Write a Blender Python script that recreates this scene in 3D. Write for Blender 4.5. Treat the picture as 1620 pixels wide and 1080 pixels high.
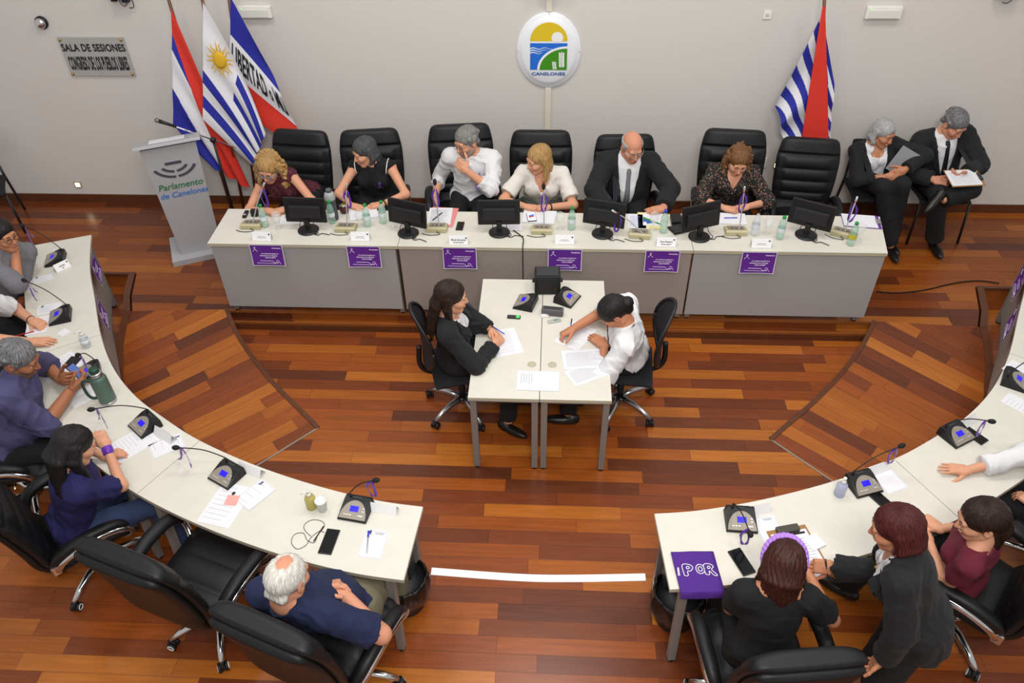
import bpy, bmesh, math, random
import numpy as np
from mathutils import Vector, Matrix, Quaternion

for o in list(bpy.data.objects):
    bpy.data.objects.remove(o, do_unlink=True)
SC = bpy.context.scene
COL = SC.collection
random.seed(7)

# ------------------------------------------------------------------ camera
FPX, PITCH, YAW, ROLL, CAMH = 1243.2548, .7123, -.0622, -.0206, 4.467
_F = Vector((math.sin(YAW)*math.cos(PITCH), math.cos(YAW)*math.cos(PITCH), -math.sin(PITCH)))
_R = Vector((math.cos(YAW), -math.sin(YAW), 0)); _U = _R.cross(_F)
_R2 = _R*math.cos(ROLL)+_U*math.sin(ROLL); _U2 = -_R*math.sin(ROLL)+_U*math.cos(ROLL)
cam = bpy.data.cameras.new('camera'); camo = bpy.data.objects.new('camera', cam); COL.objects.link(camo)
cam.sensor_width = 36; cam.lens = 36*FPX/1620; cam.clip_start = .05; cam.clip_end = 60
camo.matrix_world = Matrix(((_R2.x,_U2.x,-_F.x,0),(_R2.y,_U2.y,-_F.y,0),(_R2.z,_U2.z,-_F.z,CAMH),(0,0,0,1)))
SC.camera = camo

def at(px, py, z):                 # point of the photo on the horizontal plane z
    d = _F + _R2*((px-810)/FPX) + _U2*((540-py)/FPX)
    t = (z-CAMH)/d.z
    return Vector((d.x*t, d.y*t, z))
def aty(px, py, Y):                # point of the photo on the upright plane at depth Y
    d = _F + _R2*((px-810)/FPX) + _U2*((540-py)/FPX)
    t = Y/d.y
    return Vector((d.x*t, Y, CAMH+d.z*t))

# ------------------------------------------------------------------ light
SC.view_settings.view_transform = 'Standard'
SC.view_settings.look = 'None'
SC.view_settings.exposure = 0.08
SC.view_settings.gamma = 1.0
wd = bpy.data.worlds.new('room_light'); SC.world = wd; wd.use_nodes = True
bg = wd.node_tree.nodes['Background']
bg.inputs[0].default_value = (1.0, .985, .965, 1); bg.inputs[1].default_value = .52
def area(name, loc, size, power, col=(1, .97, .93), target=None, sy=None):
    l = bpy.data.lights.new(name, 'AREA'); l.energy = power; l.color = col
    l.shape = 'RECTANGLE'; l.size = size; l.size_y = sy or size
    o = bpy.data.objects.new(name, l); COL.objects.link(o); o.location = loc
    if target is not None:
        o.rotation_euler = (Vector(target)-Vector(loc)).to_track_quat('-Z', 'Y').to_euler()
    o['label'] = 'ceiling lamp panel or added fill light above the chamber'; o['category'] = 'lamp'; o['kind'] = 'structure'
    return o
for lx in (-2.6, 0.0, 2.6):
    area('ceiling_lamp', (lx, 4.6, 6.2), .9, 58)
    area('ceiling_lamp', (lx, 1.6, 6.2), .9, 34)
area('balcony_fill', (0.4, -0.6, 5.9), 1.6, 195, target=(0, 5, 0.5), sy=1.0)  # added frontal fill from the balcony side, brightens upright faces; no real fixture
# ------------------------------------------------------------------ materials
def lin(c):
    return tuple(((v/255)/12.92 if v/255 <= .04045 else ((v/255+.055)/1.055)**2.4) for v in c)
_mats = {}
def mat(name, rgb, rough=.5, metal=0.0, spec=.5, bump=None, coat=0, trans=0, ior=1.45, emit=None, estr=1, var=None, sss=0, sheen=0, alpha=1):
    if name in _mats: return _mats[name]
    m = bpy.data.materials.new(name); m.use_nodes = True; nt = m.node_tree; b = nt.nodes['Principled BSDF']
    col = (*lin(rgb), 1)
    b.inputs['Base Color'].default_value = col
    b.inputs['Roughness'].default_value = rough; b.inputs['Metallic'].default_value = metal
    b.inputs['Specular IOR Level'].default_value = spec; b.inputs['IOR'].default_value = ior
    b.inputs['Coat Weight'].default_value = coat; b.inputs['Transmission Weight'].default_value = trans
    b.inputs['Alpha'].default_value = alpha
    if sheen: b.inputs['Sheen Weight'].default_value = sheen
    if sss:
        b.inputs['Subsurface Weight'].default_value = sss
        b.inputs['Subsurface Radius'].default_value = (.012, .005, .003); b.inputs['Subsurface Scale'].default_value = 1
    if emit: b.inputs['Emission Color'].default_value = (*lin(emit), 1); b.inputs['Emission Strength'].default_value = estr
    tc = nt.nodes.new('ShaderNodeTexCoord')
    if var:                                   # (amount, scale): mild procedural tint variation
        n = nt.nodes.new('ShaderNodeTexNoise'); n.inputs['Scale'].default_value = var[1]; n.inputs['Detail'].default_value = 4
        nt.links.new(tc.outputs['Object'], n.inputs['Vector'])
        mx = nt.nodes.new('ShaderNodeMixRGB'); mx.blend_type = 'MULTIPLY'; mx.inputs[0].default_value = var[0]
        mx.inputs[1].default_value = col; nt.links.new(n.outputs['Fac'], mx.inputs[2]); nt.links.new(mx.outputs[0], b.inputs['Base Color'])
    if bump:                                  # (strength, scale, stretch)
        n = nt.nodes.new('ShaderNodeTexNoise'); n.inputs['Scale'].default_value = bump[1]; n.inputs['Detail'].default_value = 5
        mp = nt.nodes.new('ShaderNodeMapping'); mp.inputs['Scale'].default_value = bump[2] if len(bump) > 2 else (1, 1, 1)
        nt.links.new(tc.outputs['Object'], mp.inputs[0]); nt.links.new(mp.outputs[0], n.inputs['Vector'])
        bp = nt.nodes.new('ShaderNodeBump'); bp.inputs['Strength'].default_value = bump[0]; bp.inputs['Distance'].default_value = .01
        nt.links.new(n.outputs['Fac'], bp.inputs['Height']); nt.links.new(bp.outputs[0], b.inputs['Normal'])
    _mats[name] = m
    return m

def wood_planks(name, rot=0, w=.11, L=.92, seed=0, tint=1.0):
    m = bpy.data.materials.new(name); m.use_nodes = True; nt = m.node_tree; N = nt.nodes.new; K = nt.links.new
    b = nt.nodes['Principled BSDF']
    tc = N('ShaderNodeTexCoord'); mp = N('ShaderNodeMapping'); mp.inputs['Rotation'].default_value = (0, 0, rot); mp.inputs['Location'].default_value = (seed*3.17, seed*1.31, 0)
    K(tc.outputs['Object'], mp.inputs[0])
    sx = N('ShaderNodeSeparateXYZ'); K(mp.outputs[0], sx.inputs[0])
    def M(op, a, c=None):
        n = N('ShaderNodeMath'); n.operation = op
        for i, v in enumerate((a, c)):
            if v is None: continue
            if isinstance(v, (int, float)): n.inputs[i].default_value = v
            else: K(v, n.inputs[i])
        return n.outputs[0]
    v = M('DIVIDE', sx.outputs['Y'], w); row = M('FLOOR', v); fv = M('FRACT', v)
    w1 = N('ShaderNodeTexWhiteNoise'); w1.noise_dimensions = '1D'; K(row, w1.inputs['W'])
    u = M('ADD', M('DIVIDE', sx.outputs['X'], L), M('MULTIPLY', w1.outputs['Value'], 7.3)); cl = M('FLOOR', u); fu = M('FRACT', u)
    cb = N('ShaderNodeCombineXYZ'); K(row, cb.inputs[0]); K(cl, cb.inputs[1])
    w2 = N('ShaderNodeTexWhiteNoise'); w2.noise_dimensions = '2D'; K(cb.outputs[0], w2.inputs['Vector'])
    rp = N('ShaderNodeValToRGB'); K(w2.outputs['Value'], rp.inputs[0])
    stops = [(0, (96, 50, 29)), (.14, (108, 53, 28)), (.36, (134, 66, 28)), (.62, (150, 77, 28)), (.84, (166, 92, 32)), (1, (180, 106, 39))]
    el = rp.color_ramp.elements
    el[0].position = 0; el[1].position = 1
    for p_, c_ in stops[1:-1]: el.new(p_)
    for e, (p_, c_) in zip(el, stops): e.position = p_; e.color = (*[x*tint for x in lin(c_)], 1)
    # grain
    gm = N('ShaderNodeMapping'); gm.inputs['Scale'].default_value = (2.2, 34, 1); K(mp.outputs[0], gm.inputs[0])
    ga = N('ShaderNodeVectorMath'); ga.operation = 'ADD'; K(gm.outputs[0], ga.inputs[0])
    sc = N('ShaderNodeVectorMath'); sc.operation = 'SCALE'; K(w2.outputs['Color'], sc.inputs[0]); sc.inputs['Scale'].default_value = 40; K(sc.outputs[0], ga.inputs[1])
    nz = N('ShaderNodeTexNoise'); nz.inputs['Scale'].default_value = 1.3; nz.inputs['Detail'].default_value = 6; nz.inputs['Roughness'].default_value = .65; K(ga.outputs[0], nz.inputs['Vector'])
    gr = N('ShaderNodeMapRange'); gr.inputs[1].default_value = .25; gr.inputs[2].default_value = .8; gr.inputs[3].default_value = .74; gr.inputs[4].default_value = 1.22; K(nz.outputs['Fac'], gr.inputs[0])
    mx = N('ShaderNodeVectorMath'); mx.operation = 'SCALE'; K(rp.outputs[0], mx.inputs[0]); K(gr.outputs[0], mx.inputs['Scale'])
    # gaps between planks
    g1 = M('LESS_THAN', M('MINIMUM', fv, M('SUBTRACT', 1, fv)), .014)
    g2 = M('LESS_THAN', M('MINIMUM', fu, M('SUBTRACT', 1, fu)), .0016)
    gp = M('MULTIPLY', M('MAXIMUM', g1, g2), .6)
    mg = N('ShaderNodeMixRGB'); K(gp, mg.inputs[0]); K(mx.outputs[0], mg.inputs[1]); mg.inputs[2].default_value = (*lin((40, 20, 12)), 1)
    K(mg.outputs[0], b.inputs['Base Color'])
    b.inputs['Roughness'].default_value = .27; b.inputs['Specular IOR Level'].default_value = .38
    bp = N('ShaderNodeBump'); bp.inputs['Strength'].default_value = .25; bp.inputs['Distance'].default_value = .002
    K(M('SUBTRACT', 1, gp), bp.inputs['Height']); K(bp.outputs[0], b.inputs['Normal'])
    return m

# ------------------------------------------------------------------ mesh building
def V(*a): return Vector(a)
def frame(d, up=(0, 0, 1)):
    d = Vector(d).normalized(); u = Vector(up)
    if abs(d.dot(u)) > .97: u = Vector((0, 1, 0))
    x = u.cross(d).normalized(); y = d.cross(x)
    return x, y, d
class MB:
    """collects shapes (with a material slot each) and links them as ONE mesh object"""
    def __init__(s): s.v = []; s.f = []; s.mi = []; s.sm = []; s.mats = []
    def slot(s, m):
        if m is None: return 0
        if m not in s.mats: s.mats.append(m)
        return s.mats.index(m)
    def add(s, vs, fs, m=None, smooth=False, M=None):
        k = len(s.v); i = s.slot(m)
        for p in vs:
            p = Vector(p); s.v.append(tuple(M @ p if M is not None else p))
        for f in fs: s.f.append(tuple(k+j for j in f)); s.mi.append(i); s.sm.append(smooth)
        return s
    def box(s, c, d, m=None, M=None, bev=0.0, rz=0):
        bm = bmesh.new(); bmesh.ops.create_cube(bm, size=1)
        bmesh.ops.scale(bm, vec=d, verts=bm.verts)
        if bev: bmesh.ops.bevel(bm, geom=bm.edges[:], offset=bev, segments=2, affect='EDGES', profile=.6)
        X = Matrix.Translation(c) @ Matrix.Rotation(rz, 4, 'Z')
        if M is not None: X = M @ X
        s.bm(bm, m, X, smooth=False); return s
    def bm(s, bm, m=None, X=None, smooth=False):
        bm.verts.index_update()
        s.add([v.co[:] for v in bm.verts], [[v.index for v in f.verts] for f in bm.faces], m, smooth, X); bm.free(); return s
    def tube(s, pts, r, m=None, n=10, cap=True, M=None, flat=None):
        pts = [Vector(p) for p in pts]; rs = r if isinstance(r, (list, tuple)) else [r]*len(pts)
        vs = []; fs = []; up = None
        for i, p in enumerate(pts):
            d = (pts[min(i+1, len(pts)-1)]-pts[max(i-1, 0)])
            if d.length < 1e-9: d = Vector((0, 0, 1))
            d.normalize()
            if up is None:
                x, y, _ = frame(d)
            else:
                x = (up - d*up.dot(d))
                if x.length < 1e-6: x, y, _ = frame(d)
                x.normalize(); y = d.cross(x)
            up = x
            for k in range(n):
                a = 2*math.pi*k/n
                vs.append(p + x*(rs[i]*math.cos(a)) + y*(rs[i]*math.sin(a)*(flat or 1)))
        for i in range(len(pts)-1):
            for k in range(n):
                a, b = i*n+k, i*n+(k+1) % n
                fs.append((a, b, b+n, a+n))
        if cap: fs.append(tuple(range(n-1, -1, -1))); fs.append(tuple((len(pts)-1)*n+k for k in range(n)))
        s.add(vs, fs, m, n > 5, M); return s
    def cyl(s, a, b, r, m=None, r2=None, n=16, M=None): return s.tube([a, b], [r, r if r2 is None else r2], m, n, True, M)
    def lathe(s, prof, m=None, n=20, M=None, cap=True):
        vs = []; fs = []
        for r, z in prof:
            for k in range(n): a = 2*math.pi*k/n; vs.append((r*math.cos(a), r*math.sin(a), z))
        for i in range(len(prof)-1):
            for k in range(n): a, b = i*n+k, i*n+(k+1) % n; fs.append((a, b, b+n, a+n))
        if cap:
            if prof[0][0] > 1e-4: fs.append(tuple(range(n-1, -1, -1)))
            if prof[-1][0] > 1e-4: fs.append(tuple((len(prof)-1)*n+k for k in range(n)))
        s.add(vs, fs, m, True, M); return s
    def prism(s, poly, z0, z1, m=None, M=None, bev=0):
        bm = bmesh.new(); lo = [bm.verts.new((p[0], p[1], z0)) for p in poly]; f = bm.faces.new(lo)
        r = bmesh.ops.extrude_face_region(bm, geom=[f]); bmesh.ops.translate(bm, vec=(0, 0, z1-z0), verts=[g for g in r['geom'] if isinstance(g, bmesh.types.BMVert)])
        bmesh.ops.recalc_face_normals(bm, faces=bm.faces)
        if bev: bmesh.ops.bevel(bm, geom=bm.edges[:], offset=bev, segments=2, affect='EDGES')
        return s.bm(bm, m, M)
    def ball(s, c, r, m=None, M=None, n=12):
        r = r if isinstance(r, (tuple, list, Vector)) else (r, r, r)
        bm = bmesh.new(); bmesh.ops.create_uvsphere(bm, u_segments=n+4, v_segments=n, radius=1)
        X = Matrix.Translation(c) @ Matrix.Diagonal((*r, 1))
        if M is not None: X = M @ X
        return s.bm(bm, m, X, True)
    def grid(s, fn, nu, nv, m=None, M=None, closeu=False, smooth=True, thick=0):
        P = [[Vector(fn(i/(nu if closeu else nu-1), j/(nv-1))) for i in range(nu)] for j in range(nv)]
        vs = [p for r in P for p in r]; fs = []
        for j in range(nv-1):
            for i in range(nu if closeu else nu-1):
                a = j*nu+i; b = j*nu+(i+1) % nu; fs.append((a, b, b+nu, a+nu))
        return s.add(vs, fs, m, smooth, M)
    def text(s, txt, size, m=None, M=None, extrude=.0006, align='CENTER', shear=0, sx=1, space=1.0, bold=0.0):
        cu = bpy.data.curves.new('t', 'FONT'); cu.body = txt; cu.size = size; cu.align_x = align; cu.align_y = 'CENTER'
        cu.extrude = extrude; cu.shear = shear; cu.space_character = space; cu.resolution_u = 3; cu.offset = bold
        o = bpy.data.objects.new('t', cu); COL.objects.link(o)
        dg = bpy.context.evaluated_depsgraph_get(); me = bpy.data.meshes.new_from_object(o.evaluated_get(dg))
        X = (M if M is not None else Matrix()) @ Matrix.Diagonal((sx, 1, 1, 1))
        s.add([v.co[:] for v in me.vertices], [list(p.vertices) for p in me.polygons], m, False, X)
        bpy.data.objects.remove(o); bpy.data.meshes.remove(me); bpy.data.curves.remove(cu); return s
    def build(s, name, m=None, parent=None, loc=None, smooth=None, mods=None):
        me = bpy.data.meshes.new(name); me.from_pydata([tuple(p) for p in s.v], [], s.f)
        ms = [x for x in s.mats]
        if m is not None and not ms: ms = [m]
        for x in ms: me.materials.append(x)
        if ms: me.polygons.foreach_set('material_index', s.mi)
        me.polygons.foreach_set('use_smooth', s.sm if smooth is None else [smooth]*len(s.f))
        me.update()
        o = bpy.data.objects.new(name, me); COL.objects.link(o)
        if parent is not None: o.parent = parent
        if loc is not None: o.location = loc
        return o
def empty(name, loc=(0, 0, 0), rz=0):
    o = bpy.data.objects.new(name, None); COL.objects.link(o); o.location = loc; o.rotation_euler = (0, 0, rz); o.empty_display_size = .1
    return o
def tag(o, label, cat, group=None, kind=None):
    o['label'] = label; o['category'] = cat
    if group: o['group'] = group
    if kind: o['kind'] = kind
    return o
def struct(o, label=None):
    o['kind'] = 'structure'
    if label: o['label'] = label
    return o
def thing(name, label, cat, loc=(0, 0, 0), rz=0, group=None): return tag(empty(name, loc, rz), label, cat, group)
def copy_tree(o, parent=None):
    c = o.copy(); COL.objects.link(c); c.parent = parent
    for ch in list(o.children): copy_tree(ch, c)
    return c
def place(src, used, loc, rz, label, group=None):
    o = copy_tree(src) if used else src
    o.location = loc; o.rotation_euler = (0, 0, rz); o['label'] = label
    if group: o['group'] = group
    return o
def TR(loc, rz=0, rx=0, ry=0): return Matrix.Translation(loc) @ Matrix.Rotation(rz, 4, 'Z') @ Matrix.Rotation(ry, 4, 'Y') @ Matrix.Rotation(rx, 4, 'X')
def spline(pts, n=8):
    pts = [Vector(p) for p in pts]; out = []
    for i in range(len(pts)-1):
        p0 = pts[max(i-1, 0)]; p1 = pts[i]; p2 = pts[i+1]; p3 = pts[min(i+2, len(pts)-1)]
        for k in range(n):
            t = k/n
            out.append(.5*((2*p1)+(p2-p0)*t+(2*p0-5*p1+4*p2-p3)*t*t+(3*p1-p0-3*p2+p3)*t**3))
    out.append(pts[-1]); return out

# palette
M_wall = mat('white_wall_paint', (203, 199, 195), .85, bump=(.15, 60), spec=.2)
M_white = mat('white_laminate', (211, 208, 197), .38, var=(.12, 9))
M_edge = mat('cream_edge', (176, 170, 150), .5)
M_grey = mat('grey_laminate', (156, 155, 156), .6, bump=(.08, 300))
M_steel = mat('grey_painted_steel', (136, 132, 128), .42, .3)
M_chrome = mat('chrome', (205, 205, 205), .14, 1)
M_alum = mat('brushed_aluminium', (190, 190, 192), .32, 1)
M_leather = mat('black_leather', (19, 19, 21), .46, bump=(.10, 260), spec=.36)
M_blackp = mat('black_plastic', (20, 20, 22), .45)
M_blackg = mat('black_gloss', (10, 10, 12), .12)
M_rubber = mat('black_rubber', (16, 16, 16), .75)
M_dark = mat('dark_grey_plastic', (48, 48, 52), .5)
M_beige = mat('beige_plastic', (176, 168, 132), .5)
M_greyp = mat('warm_grey_plastic', (146, 138, 126), .38, .2)
M_purple = mat('purple_paper', (92, 36, 138), .55)
M_ribbon = mat('purple_satin', (92, 30, 160), .4, sheen=.3)
M_paper = mat('white_paper', (216, 217, 222), .8)
M_ink = mat('black_ink', (28, 28, 34), .7)
M_greyink = mat('grey_print', (150, 150, 156), .8)
M_screen = mat('blue_screen', (28, 18, 190), .2, emit=(40, 24, 220), estr=.55)
M_wooddk = mat('dark_wood_trim', (100, 56, 32), .35, var=(.5, 14))
M_woodlt = mat('wood_nosing', (146, 84, 40), .35, var=(.4, 14))
M_brass = mat('brass', (190, 150, 60), .3, 1)
M_pwhite = mat('white_plastic', (224, 222, 216), .4)
M_silverp = mat('silver_plastic', (196, 196, 194), .3, .5)
M_glass = mat('clear_glass', (250, 252, 252), .03, trans=1, ior=1.35)
M_label = mat('pale_label', (206, 214, 220), .5)
# ================================================================== setting
XC = -.045
W_main = wood_planks('floor_planks', 0, .11, .95, 1, .90)
W_dais = wood_planks('platform_planks', 0, .115, .95, 5, .76)
fl = MB().add([(-7, -1, 0), (7, -1, 0), (7, 7.3, 0), (-7, 7.3, 0)], [(0, 1, 2, 3)]).build('floor', W_main); struct(fl, 'mixed brown hardwood plank floor')
HD = .16; WY = 7.14
wl = MB().box((0, WY+.1, 3.0), (14, .2, 6.4), M_wall).build('wall_back'); struct(wl, 'plain off-white rear wall')
bb = MB().box((0, WY-.008, HD+.045), (14, .016, .09), M_wooddk).build('baseboard_back'); struct(bb, 'dark wood baseboard along the rear wall')
# platform in front of the wall
pl = [(-7, WY), (-7, 5.85), (-3.90, 5.85), (-3.80, 5.5), (-3.70, 5.28), (-2.87, 5.335), (2.78, 5.335), (3.61, 5.28), (3.71, 5.5), (3.81, 5.85), (7, 5.85), (7, WY)]
pf = MB().prism(pl, .002, HD).build('platform', W_dais); struct(pf, 'raised hardwood platform carrying the head table')
st = MB().prism([(-2.87, 5.27), (2.78, 5.27), (2.78, 5.34), (-2.87, 5.34)], .001, .08).build('step', W_dais); struct(st, 'narrow wooden step below the platform')
nb = MB().box((XC, 5.33, HD-.009), (5.62, .02, .024), M_woodlt).box((XC, 5.268, .07), (5.6, .018, .024), M_woodlt).box((XC, 5.258, .025), (5.5, .008, .05), M_wooddk)
for sx in (-1, 1): nb.box((XC+sx*5.44, 5.845, HD-.008), (3.1, .03, .03), M_wooddk)
struct(nb.build('trim_1'), 'wooden nosing strips on the platform edge')
# the two curved ramps
def ramp(sx, name, tname):
    def X(x): return XC+sx*x
    inn = spline([(2.82, 5.335, HD), (2.60, 4.99, .115), (2.22, 4.55, .065), (1.73, 4.09, .004)], 10)
    out = spline([(3.70, 5.28, HD), (3.66, 5.05, .12), (3.55, 4.72, .08), (3.30, 4.30, .045), (2.28, 3.50, .004)], 10)
    n = 24
    def samp(c, t):
        f = t*(len(c)-1); i = min(int(f), len(c)-2); return c[i].lerp(c[i+1], f-i)
    vs = []; fs = []
    for i in range(n+1):
        a = samp(inn, i/n); b = samp(out, i/n); z = HD*(1-i/n)+.003
        vs += [(X(a.x), a.y, z), (X(b.x), b.y, z), (X(a.x), a.y, 0), (X(b.x), b.y, 0)]
    for i in range(n):
        k = 4*i; fs += [(k, k+1, k+5, k+4), (k, k+4, k+6, k+2), (k+1, k+3, k+7, k+5)]
    fs += [(0, 2, 3, 1), (4*n, 4*n+1, 4*n+3, 4*n+2)]
    m = wood_planks('ramp_planks', -sx*math.radians(-40), .115, .8, 9 if sx > 0 else 3, .88)
    o = MB().add(vs, fs).build(name, m); struct(o, 'sloping hardwood ramp at the side of the floor well')
    t = MB()
    for c, w in ((inn, .035), (out, .06)):
        c2 = [samp(c, i/40) for i in range(41)]
        vs = []; fs = []
        for i, p in enumerate(c2):
            z = HD*(1-i/40)+.012; d = (c2[min(i+1, 40)]-c2[max(i-1, 0)]); nrm = Vector((-d.y, d.x, 0)).normalized()*w*.5
            for q in (p-nrm, p+nrm):
                vs += [(X(q.x), q.y, z), (X(q.x), q.y, 0)]
        for i in range(40):
            k = 4*i; fs += [(k, k+2, k+6, k+4), (k, k+4, k+5, k+1), (k+2, k+3, k+7, k+6)]
        fs += [(160, 162, 163, 161)]
        if c is out:      # the rail along the platform corner
            pts = [(3.90, 5.86), (3.80, 5.5), (3.70, 5.28)]
            for a, b in zip(pts, pts[1:]):
                t.prism([(X(a[0])-.03, a[1]), (X(a[0])+.03, a[1]), (X(b[0])+.03, b[1]), (X(b[0])-.03, b[1])], 0, HD+.012, M_wooddk)
        t.add(vs, fs, M_wooddk)
    e0 = inn[-1]; e1 = out[-1]
    t.box(((X(e0.x)+X(e1.x))/2, (e0.y+e1.y)/2, .003), ((e1-e0).length, .012, .006), M_greyp, rz=math.atan2(e1.y-e0.y, sx*(e1.x-e0.x)))
    struct(t.build(tname), 'dark wooden edging of the ramp')
ramp(-1, 'ramp_left', 'trim_2'); ramp(1, 'ramp_right', 'trim_3')
# white marking strip across the opening between the desk ends
pts = spline([(-.735, 2.86, 0), (-.05, 2.835, 0), (.65, 2.87, 0)], 10); t = MB(); vs = []; fs = []
for p in pts: vs += [(p.x, p.y-.026, .006), (p.x, p.y+.026, .006), (p.x, p.y-.026, 0), (p.x, p.y+.026, 0)]
for i in range(len(pts)-1): k = 4*i; fs += [(k, k+4, k+5, k+1), (k, k+2, k+6, k+4), (k+1, k+5, k+7, k+3)]
tape = t.add(vs, fs, mat('white_tape', (246, 246, 246), .5)).build('floor_tape'); struct(tape, 'white strip on the floor between the two desk ends')
# ================================================================== tables
def feet_leg(p0, p1, w=.042, m=M_steel):
    b = MB(); d = Vector(p1)-Vector(p0)
    X = Matrix.Translation((Vector(p0)+Vector(p1))/2) @ d.to_track_quat('Z', 'Y').to_matrix().to_4x4()
    b.box((0, 0, .006), (w, w, d.length-.018), m, X, bev=.004)
    lo = Vector(p0) if p0[2] < p1[2] else Vector(p1)
    b.cyl(lo+Vector((0, 0, .022)), lo+Vector((0, 0, .001)), w*.5, M_rubber)
    return b
TH = HD+.74
TX = [-2.822, at(629, 388, TH).x, at(1098, 398, TH).x, 2.655]; TY0, TY1 = 5.276, 5.82
tl = ['left end section of the long white head table, beside the lectern',
      'middle section of the long white head table, between two name cards with bold black names',
      'right end section of the long white head table, before the empty armchair']
M_grey2 = mat('warm_grey_laminate', (150, 141, 135), .6, bump=(.08, 300))
for i in range(3):
    x0, x1 = TX[i]+.002, TX[i+1]-.002; cx = (x0+x1)/2; cy = (TY0+TY1)/2
    t = thing('head_table', tl[i], 'table', (cx, cy, HD), 0, 'head table sections')
    w = x1-x0; d = TY1-TY0
    if i == 2:   # the right end flares towards the wall
        MB().prism([(-w/2, -d/2), (w/2, -d/2), (w/2+.10, d/2), (-w/2, d/2)], .712, .738, M_white).build('tabletop', None, t)
    else: MB().box((0, 0, .725), (w, d, .026), M_white, bev=.002).build('tabletop', None, t)
    MB().box((0, -d/2-.0008, .725), (w, .0022, .028), M_edge).build('edge_band', None, t)
    MB().box((0, -d/2+.02, .39), (w-.012-(.03 if i == 0 else 0), .018, .62), M_grey if i != 1 else M_grey2).build('front_panel', None, t)
    lx0 = -w/2+(.055 if i == 0 else .04); lx1 = w/2-(.055 if i == 2 else .04)
    for x in (lx0, lx1):
        for y in (-d/2+.07, d/2-.06): feet_leg((x, y, 0.0), (x, y, .711)).build('leg', None, t)
# two small desks pushed together on the floor well
for i, (xa, xb, lab) in enumerate(((-.5375, -.058, 'left of the two small white desks pushed together on the lower floor'),
                                   (-.054, .4255, 'right of the two small white desks pushed together on the lower floor'))):
    cx = (xa+xb)/2; w = xb-xa; y0, y1 = 3.723, 5.066; d = y1-y0; cy = (y0+y1)/2
    t = thing('desk', lab, 'desk', (cx, cy, 0), 0, 'small desks on the lower floor')
    MB().box((0, 0, .727), (w, d, .026), M_white, bev=.002).build('desktop', None, t)
    MB().box((0, -d/2-.001, .727), (w, .002, .027), M_edge).build('edge_band', None, t)
    for x in (-w/2+.03, w/2-.03):
        for y in (-d/2+.04, d/2-.04): feet_leg((x, y, 0), (x, y, .713), .045).build('leg', None, t)
    [MB().box((0, yy, .69), (w-.1, .03, .045), M_steel).build('frame_rail', None, t) for yy in (-d/2+.05, d/2-.05)]
    g = (.18 if i == 0 else -.16)
    MB().lathe([(.0, .7405), (.026, .7412), (.03, .7405)], M_edge, 20, Matrix.Translation((g, 4.066-cy, 0))).build('grommet', None, t)
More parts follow.
